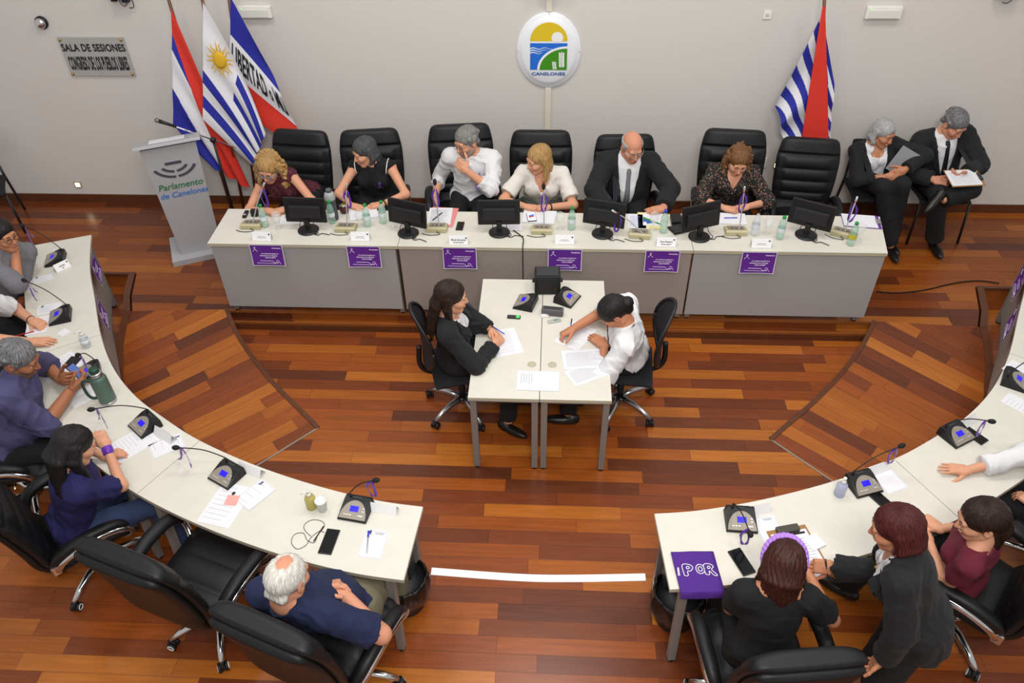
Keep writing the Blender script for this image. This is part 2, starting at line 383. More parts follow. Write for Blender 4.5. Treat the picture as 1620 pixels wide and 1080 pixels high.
# ------------------------------------------------------------------ horseshoe desks
INN = [(.67, 2.815), (.94, 2.85), (1.31, 2.94), (1.75, 3.09), (2.17, 3.28), (2.48, 3.47), (2.76, 3.67), (3.03, 3.94), (3.28, 4.29), (3.53, 4.73), (3.74, 5.10), (3.90, 5.45), (3.97, 5.62)]
inn = spline([(a, b, 0) for a, b in INN], 10)
nor = []
for i in range(len(inn)):
    d = inn[min(i+1, len(inn)-1)]-inn[max(i-1, 0)]; nor.append(Vector((d.y, -d.x, 0)).normalized())
for _ in range(30): nor = [nor[0]]+[(nor[i-1]+nor[i]*2+nor[i+1]).normalized() for i in range(1, len(nor)-1)]+[nor[-1]]
nor[0] = Vector((.08, -1, 0)).normalized()
DW = .49
out = [p+n*DW for p, n in zip(inn, nor)]
def cut(i):   # index on the dense curve
    return i*10
def horseshoe(sx, labels):
    X = lambda p, z=0: Vector((XC+sx*p.x, p.y, z))
    iA, iB, iC = 0, cut(4), cut(8)
    for (a, b, lab, panel) in ((iC, len(inn)-1, labels[0], True), (iB, iC, labels[1], False), (iA, iB, labels[2], False)):
        base = X((inn[a]+out[b])/2)
        t = thing('curved_desk', lab, 'desk', base, 0, 'curved desk sections')
        I_, O2 = [p.copy() for p in inn[a:b+1]], [p.copy() for p in out[a:b+1]]
        for q in (I_, O2): q[0] += (q[1]-q[0]).normalized()*.0022; q[-1] += (q[-2]-q[-1]).normalized()*.0022
        poly = [X(p)-base for p in I_]+[X(p)-base for p in reversed(O2)]
        if sx < 0: poly = poly[::-1]
        eps = .0015
        MB().prism(poly, .714, .74, M_white).build('desktop', None, t)
        vs = []; fs = []
        for p, n in zip(out[a:b+1], nor[a:b+1]): q = X(p+n*.0015)-base; vs += [(q.x, q.y, .7135), (q.x, q.y, .7395)]
        for k in range(b-a): fs.append((2*k, 2*k+1, 2*k+3, 2*k+2))
        MB().add(vs, fs, M_edge).build('edge_band', None, t)
        # curved modesty panel on the inner side
        vs = []; fs = []
        ks = list(range(a+1, b))
        for k in ks:
            for dd in (.03, .048):
                q = X(inn[k]+nor[k]*dd)-base
                vs += [(q.x, q.y, .12), (q.x, q.y, .71)]
        for k in range(len(ks)-1):
            j = 4*k; fs += [(j, j+1, j+5, j+4), (j+2, j+6, j+7, j+3), (j+1, j+3, j+7, j+5)]
        fs += [(0, 2, 3, 1)]; j = 4*(len(ks)-1); fs += [(j, j+1, j+3, j+2)]
        if panel: MB().add(vs, fs, M_grey2).build('front_panel', None, t)
        for k in (a+2, b-2):
            tn = (inn[min(k+1, len(inn)-1)]-inn[max(k-1, 0)]).normalized()*(.035 if k == a+2 else -.035)
            for (q, dd) in ((inn, .05), (out, -.03)):
                top = X(q[k]+nor[k]*dd+tn)-base
                fk = .035 if dd < 0 else 0
                ft = X(q[k]+nor[k]*(dd-(-fk))+tn)-base
                feet_leg((ft.x, ft.y, 0), (top.x, top.y, .713), .045).build('leg', None, t)
            p = X(inn[k]+nor[k]*.05+tn)-base; q = X(out[k]-nor[k]*.03+tn)-base
            b_ = MB(); b_.tube([(p.x, p.y, .69), (q.x, q.y, .69)], .02, M_steel, 4)
            b_.build('frame', None, t)
            if k == a+2 and a == 0:   # dark cable tray panel beside the end legs
                p2 = p.lerp(q, .12); q2 = p.lerp(q, .35)
                MB().prism([(p2.x, p2.y), (q2.x, q2.y), (q2.x-sx*-.02, q2.y), (p2.x-sx*-.02, p2.y)], .12, .68, M_dark).build('cable_tray', None, t)
horseshoe(-1, ['far section of the left curved white desk, grey panel with purple posters facing inwards',
               'middle section of the left curved white desk, the one with the green vacuum flask',
               'near end section of the left curved white desk, in front of the white haired man'])
horseshoe(1, ['far section of the right curved white desk, grey panel with purple posters facing inwards',
              'middle section of the right curved white desk, under the outstretched flat hand',
              'near end section of the right curved white desk, with the purple cloth on its corner'])

# ================================================================== chairs
def superell(th, e1, e2):
    c, s = math.cos(th), math.sin(th)
    return math.copysign(abs(c)**e1, c), math.copysign(abs(s)**e2, s)
def pad_surface(mb, spine, w, tf, tb, m, rib=None, nv=56, nu=36, e=.55):
    """upholstered pad lofted along a spine of (y, z); w/tf/tb give half width, front and back thickness at v"""
    sp = spline([(0, a, b) for a, b in spine], 12)
    def S(v):
        f = v*(len(sp)-1); i = min(int(f), len(sp)-2); p = sp[i].lerp(sp[i+1], f-i); d = (sp[i+1]-sp[i]).normalized()
        return p, Vector((0, d.z, -d.y))         # outward normal towards +Y
    vs = []; fs = []
    for j in range(nv):
        v = j/(nv-1); ev = min(v, 1-v); k = min(1, ev/.075); rd = (1-(1-k)**2)**.5
        p, n = S(v)
        for i in range(nu):
            a, b = superell(2*math.pi*i/nu, e, .75)
            x = a*w(v)*(.80+.20*rd)
            t = (tf(v) if b > 0 else tb(v))*b*rd
            if rib and b > 0: t += rib(v, a)*rd*max(0, b)
            vs.append(Vector((x, 0, 0))+p+n*t)
    for j in range(nv-1):
        for i in range(nu): a = j*nu+i; b = j*nu+(i+1) % nu; fs.append((a, b, b+nu, a+nu))
    fs.append(tuple(range(nu-1, -1, -1))); fs.append(tuple((nv-1)*nu+k for k in range(nu)))
    mb.add(vs, fs, m, True); return mb
def star_base(t, r=.30, m=M_chrome, ring=True, h=.40, rot=.3):
    MB().cyl((0, 0, .10), (0, 0, .30), .028, M_blackp).cyl((0, 0, .28), (0, 0, h), .016, m).build('gas_column', None, t)
    b = MB().cyl((0, 0, .075), (0, 0, .125), .042, m).build('base_hub', None, t)
    for k in range(5):
        a = rot+2*math.pi*k/5; c, s = math.cos(a), math.sin(a)
        leg = MB(); leg.tube([(c*.03, s*.03, .112), (c*.12, s*.12, .122), (c*.22, s*.22, .105), (c*r, s*r, .078)], [.026, .024, .021, .016], m, 10)
        leg.build('base_leg', None, t)
        ca = MB(); X = Matrix.Translation((c*r, s*r, .03)) @ Matrix.Rotation(a+.9+k, 4, 'Z')
        for dx in (-.019, .019): ca.cyl((dx-.008, 0, 0), (dx+.008, 0, 0), .029, M_blackp, n=16, M=X)
        ca.cyl((0, 0, .0), (0, 0, .05), .011, M_blackp, M=X); ca.box((0, 0, .012), (.022, .05, .045), M_blackp, X, bev=.008)
        co = ca.build('caster', None, t)
        if ring:
            rg = MB()
            for dx in (-.0278, .0278):
                rg.tube([Vector((dx, math.cos(q)*.019, math.sin(q)*.019)) for q in [2*math.pi*j/14 for j in range(15)]], .0032, M_pwhite, 5, M=X)
            rg.build('wheel_ring', None, co)
def make_exec(label):
    t = thing('office_chair', label, 'chair', group='black leather swivel armchairs')
    b = MB(); pad_surface(b, [(.27, .455), (.20, .475), (0, .47), (-.16, .455), (-.23, .47)], lambda v: .255-.02*v, lambda v: .055, lambda v: .05, M_leather,
                          rib=lambda v, a: .014*abs(math.sin(math.pi*5*v))**.7*(abs(a) < .82)-.004)
    # pad_surface's normal for a seat spine points up
    b.build('seat', None, t)
    sp = [(-.17, .44), (-.235, .56), (-.255, .70), (-.285, .86), (-.325, 1.02), (-.375, 1.155)]
    W = lambda v: .25+.045*math.sin(min(1, v*1.25)*math.pi*.62)-.05*max(0, (v-.72)/.28)**2
    def rib(v, a):
        if v > .80: return .02*(abs(a) < .95)
        if v > .76: return -.012
        if v < .2: return .0
        edge = 1 if abs(a) < .74 else (-.4 if abs(a) < .80 else .5)
        return edge*(.022*abs(math.sin(math.pi*4*(v-.2)/.56))**.55-.006)
    b = MB(); pad_surface(b, sp, W, lambda v: .052, lambda v: .03, M_leather, rib=rib, nv=80, nu=44); b.build('backrest', None, t)
    sp2 = [(y-.035, z) for y, z in sp]; sp2[-1] = (sp2[-1][0]+.012, sp2[-1][1]-.03)
    b = MB(); pad_surface(b, sp2, lambda v: W(v)*.93, lambda v: .03, lambda v: .048-.012*v, M_leather, nv=40); b.build('back_shell', None, t)
    MB().box((0, -.02, .405), (.20, .26, .035), M_blackp, bev=.008).cyl((.10, .02, .405), (.25, .05, .40), .007, M_chrome).build('tilt_mechanism', None, t)
    for sx in (-1, 1):
        x = sx*.295
        pts = spline([(sx*.262, -.215, .55), (x, -.165, .63), (x+sx*.01, -.05, .668), (x+sx*.01, .10, .662), (x+sx*.005, .185, .625), (x, .205, .575)], 6)
        n = len(pts); rr = [.024+.016*math.sin(math.pi*min(1, max(0, (i+2)/(n+1)))) for i in range(n)]
        a = MB().tube(pts, rr, M_leather, 14, flat=.8).build('armrest', None, t)
        q = spline([(x-sx*.0, -.21, .525), (x+sx*.028, -.15, .597), (x+sx*.036, -.03, .634), (x+sx*.036, .12, .628), (x+sx*.03, .215, .575), (x+sx*.0, .222, .505), (sx*.25, .19, .455)], 6)
        MB().tube(q, .012, M_chrome, 8, flat=1.6).build('chrome_trim', None, a)
        MB().box((sx*.285, -.215, .53), (.03, .05, .07), M_chrome, bev=.008).build('bracket', None, a)
    star_base(t); return t
EX = make_exec('x'); _ex = [0]
def exec_chair(x, y, z, rz, label, s=1.0):
    o = place(EX, _ex[0], (x, y, z), rz, label, 'black leather swivel armchairs'); _ex[0] = 1; o.scale = (s, s, s); return o
PI = math.pi
# seven along the head table: facing the camera
for px, py, turn, zt, lab in (
        (466, 205, -.10, 1.16, 'black leather armchair behind the curly blonde woman in a maroon lace top'),
        (590, 204, .14, 1.16, 'black leather armchair behind the woman in a sleeveless black top with white piping'),
        (733, 197, .12, 1.17, 'black leather armchair behind the grey haired man in a white shirt'),
        (856, 206, 0, 1.16, 'black leather armchair behind the blonde woman in a white v-neck top'),
        (993, 212, .05, 1.15, 'black leather armchair behind the bald man in a black suit'),
        (1160, 205, -.10, 1.17, 'black leather armchair behind the woman in a floral blouse'),
        (1279, 217, -.12, 1.16, 'empty black leather armchair at the right end of the head table')):
    p = aty(px, py, 6.55)
    exec_chair(p.x, 6.60-.36, HD, PI+turn, lab, (p.z-HD)/1.175)
# around the horseshoe
def face(x, y, tx, ty): return math.atan2(-(tx-x), ty-y)
exec_chair(-3.60, 3.34, 0, -PI/2+.25, 'black leather armchair under the man in a purple shirt')
exec_chair(-2.87, 2.80, 0, -.80, 'black leather armchair under the woman in a navy blouse')
exec_chair(-1.96, 2.46, 0, -.33, 'empty black leather armchair between the navy blouse woman and the white haired man', 1.05)
exec_chair(-1.14, 2.12, 0, -.36, 'black leather armchair under the white haired man in a navy polo', 1.07)
exec_chair(1.13, 2.10, 0, .12, 'black leather armchair under the woman with a lilac headband')
exec_chair(2.39, 2.60, 0, PI/4+.1, 'black leather armchair under the woman in a burgundy top', 1.07)
exec_chair(3.16, 3.04, 0, PI/3, 'black leather armchair at the right edge under the person in a white shirt')
def make_task(label):
    t = thing('task_chair', label, 'chair', group='low swivel chairs at the small desks')
    b = MB(); pad_surface(b, [(.22, .44), (.15, .462), (0, .46), (-.15, .455), (-.22, .45)], lambda v: .225, lambda v: .03, lambda v: .035, mat('black_fabric', (26, 26, 28), .9, bump=(.3, 500)), e=.75); b.build('seat', None, t)
    def fn(u, v):
        a = 2*PI*u; r = v; x = math.cos(a)*r; z = math.sin(a)*r
        return (x*.225*(1-.12*z), -.26-.03*z+.05*x*x-.03*z*z, .80+z*.26)
    mm = mat('black_mesh', (30, 30, 33), .7, bump=(.6, 900))
    b = MB().grid(fn, 36, 10, mm, closeu=True); b2 = MB(); b.build('backrest', None, t)
    b2.tube([Vector(fn(i/36, 1.0)) for i in range(37)], .013, M_blackp, 8); b2.build('back_frame', None, t)
    MB().grid(lambda u, v: tuple(Vector(fn(u, v*.985))+Vector((0, -.012, 0))), 36, 6, mm, closeu=True).build('back_mesh', None, t)
    MB().tube(spline([(0, -.05, .42), (0, -.22, .43), (0, -.295, .52), (0, -.290, .70)], 6), .016, M_blackp, 10, flat=1.3).build('back_support', None, t)
    MB().box((0, 0, .415), (.16, .2, .03), M_blackp, bev=.006).build('tilt_mechanism', None, t)
    star_base(t, .30, M_alum, ring=False); return t
TK = make_task('black mesh swivel chair under the long haired woman in a black blazer')
TK.location = (-.67, 4.36, 0); TK.rotation_euler = (0, 0, face(-.67, 4.36, 0, 4.55))
t2 = place(TK, True, (.56, 4.40, 0), face(.56, 4.40, -.1, 4.45), 'black mesh swivel chair under the person in a white shirt writing')
def make_visitor(label):
    t = thing('visitor_chair', label, 'chair', group='black visitor chairs against the wall')
    fm = mat('black_fabric', (26, 26, 28), .9)
    b = MB(); pad_surface(b, [(.22, .43), (.1, .45), (-.1, .445), (-.21, .44)], lambda v: .235, lambda v: .025, lambda v: .02, fm, e=.6); b.build('seat', None, t)
    b = MB(); pad_surface(b, [(-.21, .58), (-.235, .70), (-.26, .84)], lambda v: .225, lambda v: .02, lambda v: .02, fm, e=.6); b.build('backrest', None, t)
    for sx in (-1, 1):
        MB().tube([(sx*.23, .20, .425), (sx*.245, .235, .0)], .0125, M_blackp, 8).build('leg', None, t)
        MB().tube(spline([(sx*.20, -.265, .80), (sx*.21, -.235, .55), (sx*.225, -.2, .42), (sx*.245, -.27, .0)], 5), .0125, M_blackp, 8).build('leg', None, t)
    MB().tube([(-.23, .18, .42), (.23, .18, .42)], .011, M_blackp, 8).tube([(-.22, -.2, .42), (.22, -.2, .42)], .011, M_blackp, 8).build('frame', None, t)
    return t
VC = make_visitor('black visitor chair under the grey haired woman sitting by the rear wall')
VC.location = (3.06, 6.78, HD); VC.rotation_euler = (0, 0, PI-.05)
place(VC, True, (3.66, 6.78, HD), PI+.05, 'black visitor chair under the man in a black suit by the rear wall')
place(VC, True, (-5.66, 6.6, HD), PI+.5, 'empty black visitor chair at the left end of the rear wall')
# ================================================================== things on and by the rear wall
def WX(x, y, z): return Vector((x, WY-y, z))
XW = Matrix.Rotation(PI/2, 4, 'X')                       # text facing the room (-Y)
p0 = aty(92, 59, WY-.01); p1 = aty(214, 120, WY-.01)
cx, cz = (p0.x+p1.x)/2-.002, (p0.z+p1.z)/2; w, hgt = .625, .365
t = thing('plaque', 'speckled grey stone plaque with two lines of black lettering, left on the wall', 'plaque', (cx, WY-.001, cz))
M_stone = mat('speckled_stone', (186, 186, 184), .5, var=(.5, 150))
MB().box((0, -.009, 0), (w, .018, hgt), M_stone, bev=.003).build('stone_slab', None, t)
MB().text('SALA DE SESIONES', .082, M_ink, Matrix.Translation((0, -.0195, .085)) @ XW @ Matrix.Diagonal((1, 1.15, 1, 1)), bold=.0026, sx=.86, space=1.04).build('lettering', None, t)
MB().text('CONGRESO DE LOS PUEBLOS LIBRES', .090, M_ink, Matrix.Translation((0, -.0195, -.065)) @ XW @ Matrix.Diagonal((1, 1.9, 1, 1)), bold=.0035, sx=.37, space=1.04).build('lettering', None, t)
for sx in (-1, 1):
    for sz in (-1, 1): MB().lathe([(.013, 0), (.013, .006), (.008, .012), (0, .013)], M_brass, 12, Matrix.Translation((sx*(w/2-.022), -.018, sz*(hgt/2-.022))) @ XW).build('bolt', None, t)
# dome camera
p = aty(64, 37, WY-.03); t = thing('dome_camera', 'small chrome dome camera high on the left of the wall', 'camera', (p.x, WY-.001, p.z))
MB().lathe([(.058, 0), (.058, .018), (.05, .024)], M_blackp, 20, XW).build('mount_ring', None, t)
MB().lathe([(.05, .02), (.046, .04), (.034, .056), (.018, .064), (0, .067)], M_chrome, 20, XW).build('dome', None, t)
def bracket(px, py, label, loops, sx=1):
    p = aty(px, py, WY-.1); t = thing('wall_camera', label, 'camera', (p.x, WY-.001, p.z))
    MB().box((0, -.07, .10), (.15, .12, .09), M_blackp, bev=.01).build('camera_body', None, t)
    MB().box((-sx*.06, -.05, .045), (.05, .06, .05), M_blackp, bev=.008).build('mount', None, t)
    MB().box((sx*.03, -.03, .03), (.06, .05, .05), mat('dark_navy_plastic', (28, 26, 48), .5), bev=.004).build('power_unit', None, t)
    for pts, m, r in loops: MB().tube(spline([(a*sx, -.03, b) for a, b in pts], 6), r, m, 6).build('cable', None, t)
    return t
M_redw = mat('red_brown_cable', (110, 46, 36), .5)
bracket(190, 8, 'black wall camera with dangling red and black cables at the top left', [([(-.02, .06), (-.03, .0), (0, -.03), (.03, -.005), (.01, .03)], M_redw, .004), ([(.06, .08), (.085, .02), (.08, -.04), (.04, -.045)], M_blackp, .004)])
bracket(868, -8, 'black wall camera above the oval sign, cut by the top edge', [([(.02, .06), (.028, .0), (.045, -.025), (.055, .0), (.045, .05)], M_blackp, .0035)])
bracket(1594, 2, 'black wall camera with a short cable at the top right', [([(.05, .06), (.07, .0), (.04, -.035), (.0, -.03)], M_blackp, .0035)])
# emergency lamps, switch, sockets
for px, py, lab in ((403, 19, 'white emergency light box behind the blue striped flag'), (1398, 20, 'white emergency light box right of the red flag')):
    p = aty(px, py, WY-.03); t = thing('emergency_light', lab, 'light', (p.x, WY-.001, p.z), group='emergency light boxes')
    MB().box((0, -.022, 0), (.30, .044, .105), M_pwhite, bev=.008).build('housing', None, t)
    MB().box((0, -.046, -.008), (.25, .012, .07), mat('frosted_cover', (214, 214, 206), .3), bev=.005).build('diffuser', None, t)
    MB().ball((-.12, -.046, .035), .005, mat('green_led', (110, 220, 90), .3, emit=(90, 220, 70), estr=1.5), n=8).build('indicator', None, t)
for px, py, n, lab in ((1214, 24, 1, 'small white wall switch left of the red flag'), (543, 254, 2, 'white double socket behind the woman in black'), (1207, 258, 2, 'white double socket behind the floral blouse woman')):
    p = aty(px, py, WY-.01); t = thing('wall_socket' if n == 2 else 'wall_switch', lab, 'socket' if n == 2 else 'switch', (p.x, WY-.001, p.z))
    MB().box((0, -.005, 0), (.07, .010, .07 if n == 1 else .11), M_pwhite, bev=.003).build('plate', None, t)
    for k in range(n): MB().box((0, -.0105, (k-.5*(n-1))*.045), (.03, .004, .03), mat('socket_grey', (190, 188, 182), .5), bev=.001).build('insert', None, t)
M_led = mat('warm_led', (255, 250, 225), .3, emit=(255, 248, 205), estr=9)
for px, py, lab in ((123, 292, 'small square step light low on the wall at far left'), (515, 256, 'small square step light between the first two armchairs'), (1229, 261, 'small square step light beside the empty armchair'), (1700, 309, 'small square step light low on the wall at far right')):
    p = aty(px, py, WY-.01); t = thing('step_light', lab, 'light', (p.x, WY-.001, p.z), group='square step lights in the wall')
    MB().box((0, -.006, 0), (.068, .012, .068), mat('brushed_frame', (188, 182, 150), .35, .6), bev=.002).build('frame', None, t)
    MB().box((0, -.0125, 0), (.042, .004, .042), M_led).build('lens', None, t)
# oval municipal sign
c = aty(868, 82, WY-.03); t = thing('oval_sign', 'large white oval sign with a yellow, blue and green landscape emblem', 'sign', (c.x, WY-.001, c.z))
RX, RZ = .293, .345
prof = [(1, 0), (1.0, .010), (.985, .016), (.90, .018), (.86, .030), (.78, .040), (.4, .043), (0, .043)]
b = MB(); vs = []; fs = []; n = 64
for r, y in prof:
    for k in range(n): a = 2*PI*k/n; vs.append((RX*r*math.cos(a), -y, RZ*r*math.sin(a)))
for i in range(len(prof)-1):
    for k in range(n): fs.append((i*n+k, i*n+(k+1) % n, (i+1)*n+(k+1) % n, (i+1)*n+k))
b.add(vs, fs, mat('white_enamel', (226, 228, 232), .25), True).build('panel', None, t)
U = .00108
def L(x, y): return ((x-458)*U, (405-y)*U*.965)
def flat(poly, m, name, y=.0445, th=.002):
    b = MB(); X = Matrix.Translation((0, -y+th, 0)) @ XW; b.prism([L(*q) for q in poly], 0, th, m, X); return b.build(name, None, t)
M_ye, M_bl, M_gr, M_wh = mat('sign_yellow', (214, 184, 34), .35), mat('sign_blue', (30, 104, 204), .35), mat('sign_green', (60, 136, 24), .35), mat('sign_white', (230, 232, 234), .35)
arch = [(458+155*math.cos(a), 308-158*math.sin(a)) for a in np.linspace(0, PI, 40)]
flat(arch, M_ye, 'emblem_sky'); flat([(303, 325), (613, 325), (613, 558), (303, 558)], M_bl, 'emblem_sea')
flat([(613, 558), (613, 352)]+[(613-250*math.sin(a), 558-206*math.cos(a)) for a in np.linspace(.0, PI/2, 24)][1:], M_wh, 'emblem_border', .0460)
flat([(613, 558), (613, 370)]+[(613-230*math.sin(a), 558-188*math.cos(a)) for a in np.linspace(.0, PI/2, 24)][1:], M_gr, 'emblem_field', .0475)
flat([(528+48*math.cos(a), min(310, 278-48*math.sin(a))) for a in np.linspace(0, 2*PI, 36)[:-1]], M_wh, 'emblem_sun', .0460)
for k in range(3):
    x0, x1, y0 = 303, (492, 450, 410)[k], (366, 386, 406)[k]; top = [(x0+(x1-x0)*i/30, y0-7*math.sin((x0+(x1-x0)*i/30-303)/15.5)+2) for i in range(31)]
    flat(top+[(a, bb+9*(1-i/34)) for i, (a, bb) in enumerate(top)][::-1], M_wh, 'emblem_wave', .0460)
for x, y0, y1, s_ in ((570, 558, 400, 1.0), (512, 558, 482, .72)):
    lean = -.10 if s_ == 1 else -.42
    b = MB(); X = Matrix.Translation((0, -.0478, 0)) @ XW
    for i in range(7 if s_ == 1 else 5):
        yy = y1+14*s_+i*18*s_; xx = x+(y0-yy)*lean*.3
        for q in (-1, 1): b.prism([L(xx+q*2, yy+8*s_), L(xx+q*20*s_, yy-14*s_), L(xx+q*24*s_, yy-2*s_), L(xx+q*14*s_, yy+14*s_)][::q], 0, .0012, M_wh, X)
        b.prism([L(xx-6*s_, yy), L(xx+6*s_, yy), L(xx+5*s_, yy-14*s_), L(xx-5*s_, yy-14*s_)][::-1], 0, .0012, M_wh, X)
    b.build('emblem_wheat', None, t)
MB().text('CANELONES', .040, mat('sign_text_blue', (44, 92, 160), .4), Matrix.Translation((0, -.0448, -.199)) @ XW, bold=.0012, sx=1.30, space=1.05).build('lettering', None, t)
for a in range(4): MB().ball((RX*.95*math.cos(a*PI/2), -.018, RZ*.955*math.sin(a*PI/2)), .005, M_grey, n=6).build('screw', None, t)
M_duct = mat('cream_duct', (214, 208, 190), .6)
x = c.x; tag(MB().box((x, WY-.012, (c.z-RZ+.25)/2+.0), (.055, .022, c.z-RZ-.25), M_duct, bev=.003).build('cable_duct'), 'cream cable duct running down the wall below the oval sign', 'duct')
tag(MB().box((x-.002, WY-.012, 2.35), (.05, .022, .42), M_duct, bev=.003).build('cable_duct'), 'short cream cable duct above the oval sign', 'duct')
# ------------------------------------------------------------------ flags
def cloth(quad, Y, colf, parent, name='flag_cloth', nu=120, nv=130, amp=.03, seed=0, bulge=(0, 0), th=.003, fr=3.0):
    """quad: top hoist, bottom hoist, bottom fly, top fly as photo points on the plane Y; colf(u, v) -> material"""
    TL, BL, BR, TRr = [aty(a, b, Y) for a, b in quad]
    def S(u, v):
        p = TL.lerp(BL, u).lerp(TRr.lerp(BR, u), v)
        sag = math.sin(PI*v)*.5
        p = p+Vector((bulge[0]*math.sin(PI*v)*(1-u), 0, bulge[1]*math.sin(PI*v)))
        ph = u*fr*2*PI+v*2.2+seed
        p.y += -amp*(.25+.75*v)*math.sin(ph)-.02*v; p.x += amp*.35*v*math.cos(ph)
        return p
    b = MB(); mats = []
    P = [[S(i/(nu-1), j/(nv-1)) for i in range(nu)] for j in range(nv)]; q = parent.matrix_world.inverted()
    groups = {}
    for j in range(nv-1):
        for i in range(nu-1):
            m = colf((i+.5)/(nu-1), (j+.5)/(nv-1)); groups.setdefault(m.name, (m, []))[1].append((i, j))
    vs = [q @ p for r in P for p in r]; k = len(vs); vs2 = vs+[p+Vector((0, th, 0)) for p in vs]
    b.v = [tuple(p) for p in vs2]
    for m, cells in groups.values():
        s_ = b.slot(m)
        for i, j in cells:
            a = j*nu+i; b.f.append((a, a+1, a+nu+1, a+nu)); b.mi.append(s_); b.sm.append(True)
            b.f.append((a+k, a+nu+k, a+nu+1+k, a+1+k)); b.mi.append(s_); b.sm.append(True)
    o = b.build(name, None, parent)
    return o, (lambda u, v, d=0: q @ (S(u, v)-Vector((0, d, 0))))
F_red, F_blue, F_white, F_gold = mat('flag_red', (212, 52, 38), .75, bump=(.2, 300)), mat('flag_blue', (34, 42, 150), .75, bump=(.2, 300)), mat('flag_white', (222, 222, 228), .75, bump=(.2, 300)), mat('flag_gold', (214, 168, 36), .6)
M_pole = mat('flag_pole_wood', (96, 58, 36), .4)
def flag(label, top, base, Y):
    a = aty(top[0], top[1], Y); bpos = aty(base[0], base[1], 6.86); bpos = Vector((bpos.x, min(6.86, at(base[0], base[1], HD).y), HD)); t = thing('flag', label, 'flag', bpos, group=None)
    bpy.context.view_layer.update()
    d = (a-bpos); e = a+d.normalized()*.12
    MB().tube([(0, 0, .02), tuple(e-bpos)], .014, M_pole, 10).build('pole', None, t)
    MB().lathe([(.012, 0), (.02, .01), (.012, .03), (.024, .06), (.012, .10), (0, .15)], M_brass, 12, Matrix.Translation(e-bpos)).build('finial', None, t)
    MB().lathe([(.10, .0005), (.10, .02), (.03, .04), (.02, .10)], M_blackp, 18).build('stand', None, t)
    bpy.context.view_layer.update(); return t
FY = 6.86
t = flag('flag of blue and white stripes with a broad red diagonal, leftmost of the flags', (268, 4), (366, 328), FY)
def c1(u, v):
    r = .20+.50*v
    if u < r: return F_red if u > .52*max(0, v-.45) else F_red
    return F_blue if (u < .33 and v < .4) or u > .66+.06*v else F_white
cloth([(271, 14), (274, 196), (338, 262), (400, 300)], FY-.03, c1, t, amp=.025, seed=1, bulge=(.0, -.02))
t = flag('striped blue and white flag with a golden sun, middle of the three left flags', (320, 0), (384, 326), FY-.06)
def c2(u, v): return F_white if (u < 5/9 and v < .46) else (F_blue if int(u*9) % 2 == 1 else F_white)
_, S2 = cloth([(321, 4), (321, 188), (400, 262), (420, 210)], FY-.09, c2, t, amp=.020, seed=2.2, bulge=(.05, .0))
b = MB(); cu, cv = .50, .20
def sp(r, a): # sun drawn on the cloth
    c_ = S2(.24, .23, .012); e1 = (S2(cu, cv+.12, .006)-S2(cu, cv-.08, .006)).normalized(); e2 = (S2(cu-.28, cv+.02, .006)-S2(cu-.02, cv+.02, .006)).normalized()
    return c_+Vector((math.cos(a)*r*1.25, 0, math.sin(a)*r*1.75))
for k in range(16):
    a = 2*PI*k/16; vs = []
    if k % 2 == 0: pts = [(.036, a-.20), (.10, a), (.036, a+.20)]
    else: pts = [(.036, a-.17), (.055, a-.12), (.072, a+.10), (.094, a+.02), (.074, a+.20), (.055, a+.05), (.036, a+.17)]
    f = [sp(*q) for q in pts]; n_ = len(f); b.add(f+[q+Vector((0, .004, 0)) for q in f], [tuple(range(n_)), tuple(range(2*n_-1, n_-1, -1))]+[(i, i+n_, (i+1) % n_+n_, (i+1) % n_) for i in range(n_)], F_gold)
b.lathe([(.044, 0), (.044, .004), (.03, .010), (0, .012)], F_gold, 20, Matrix.Translation(sp(0, 0)+Vector((0, .002, 0))) @ XW @ Matrix.Diagonal((1.25, 1.7, 1, 1)))
b.build('golden_sun', None, t)
t = flag('blue, white and red flag with black lettering, rightmost of the three left flags', (362, -4), (404, 322), FY+.06)
def c3(u, v): return F_blue if u < .333 else F_white if u < .68 else F_red
_, S3 = cloth([(365, -4), (362, 160), (490, 246), (418, 88)], FY-.0, c3, t, amp=.016, seed=.6, fr=2.0, bulge=(.0, -.0))
b = MB(); b.text('LIBERTAD', .1, M_ink, bold=.003, align='LEFT'); w1 = max(v[0] for v in b.v); b2 = MB(); b2.text('o', .075, M_ink, Matrix.Translation((w1+.03, 0, 0)), bold=.002, align='LEFT'); w2 = max(v[0] for v in b2.v); b3 = MB(); b3.text('MU', .1, M_ink, Matrix.Translation((w2+.03, 0, 0)), bold=.003, align='LEFT')
W3 = max(v[0] for v in b3.v)
for q in (b, b2, b3): q.v = [tuple(S3(.51-y*2.9, .03+.95*x/W3, .006+z)) for x, y, z in q.v]; q.build('lettering', None, t)
t = flag('red flag over blue and white stripes, alone at the right of the wall', (1304, 6), (1298, 318), FY)
cloth([(1304, 14), (1316, 262), (1246, 262), (1228, 165)], FY+.02, lambda u, v: F_blue if int(v*9+u*3.5) % 2 else F_white, t, amp=.035, seed=1, fr=2.5)
cloth([(1302, 30), (1270, 262), (1306, 262), (1320, 132)], FY+.03, lambda u, v: F_blue if int(u*9) % 2 == 0 else F_white, t, amp=.01, seed=2)
cloth([(1301, 10), (1262, 262), (1308, 262), (1306, 10)], FY-.03, lambda u, v: F_red, t, amp=.028, seed=2.5, fr=.4, bulge=(.018, 0))
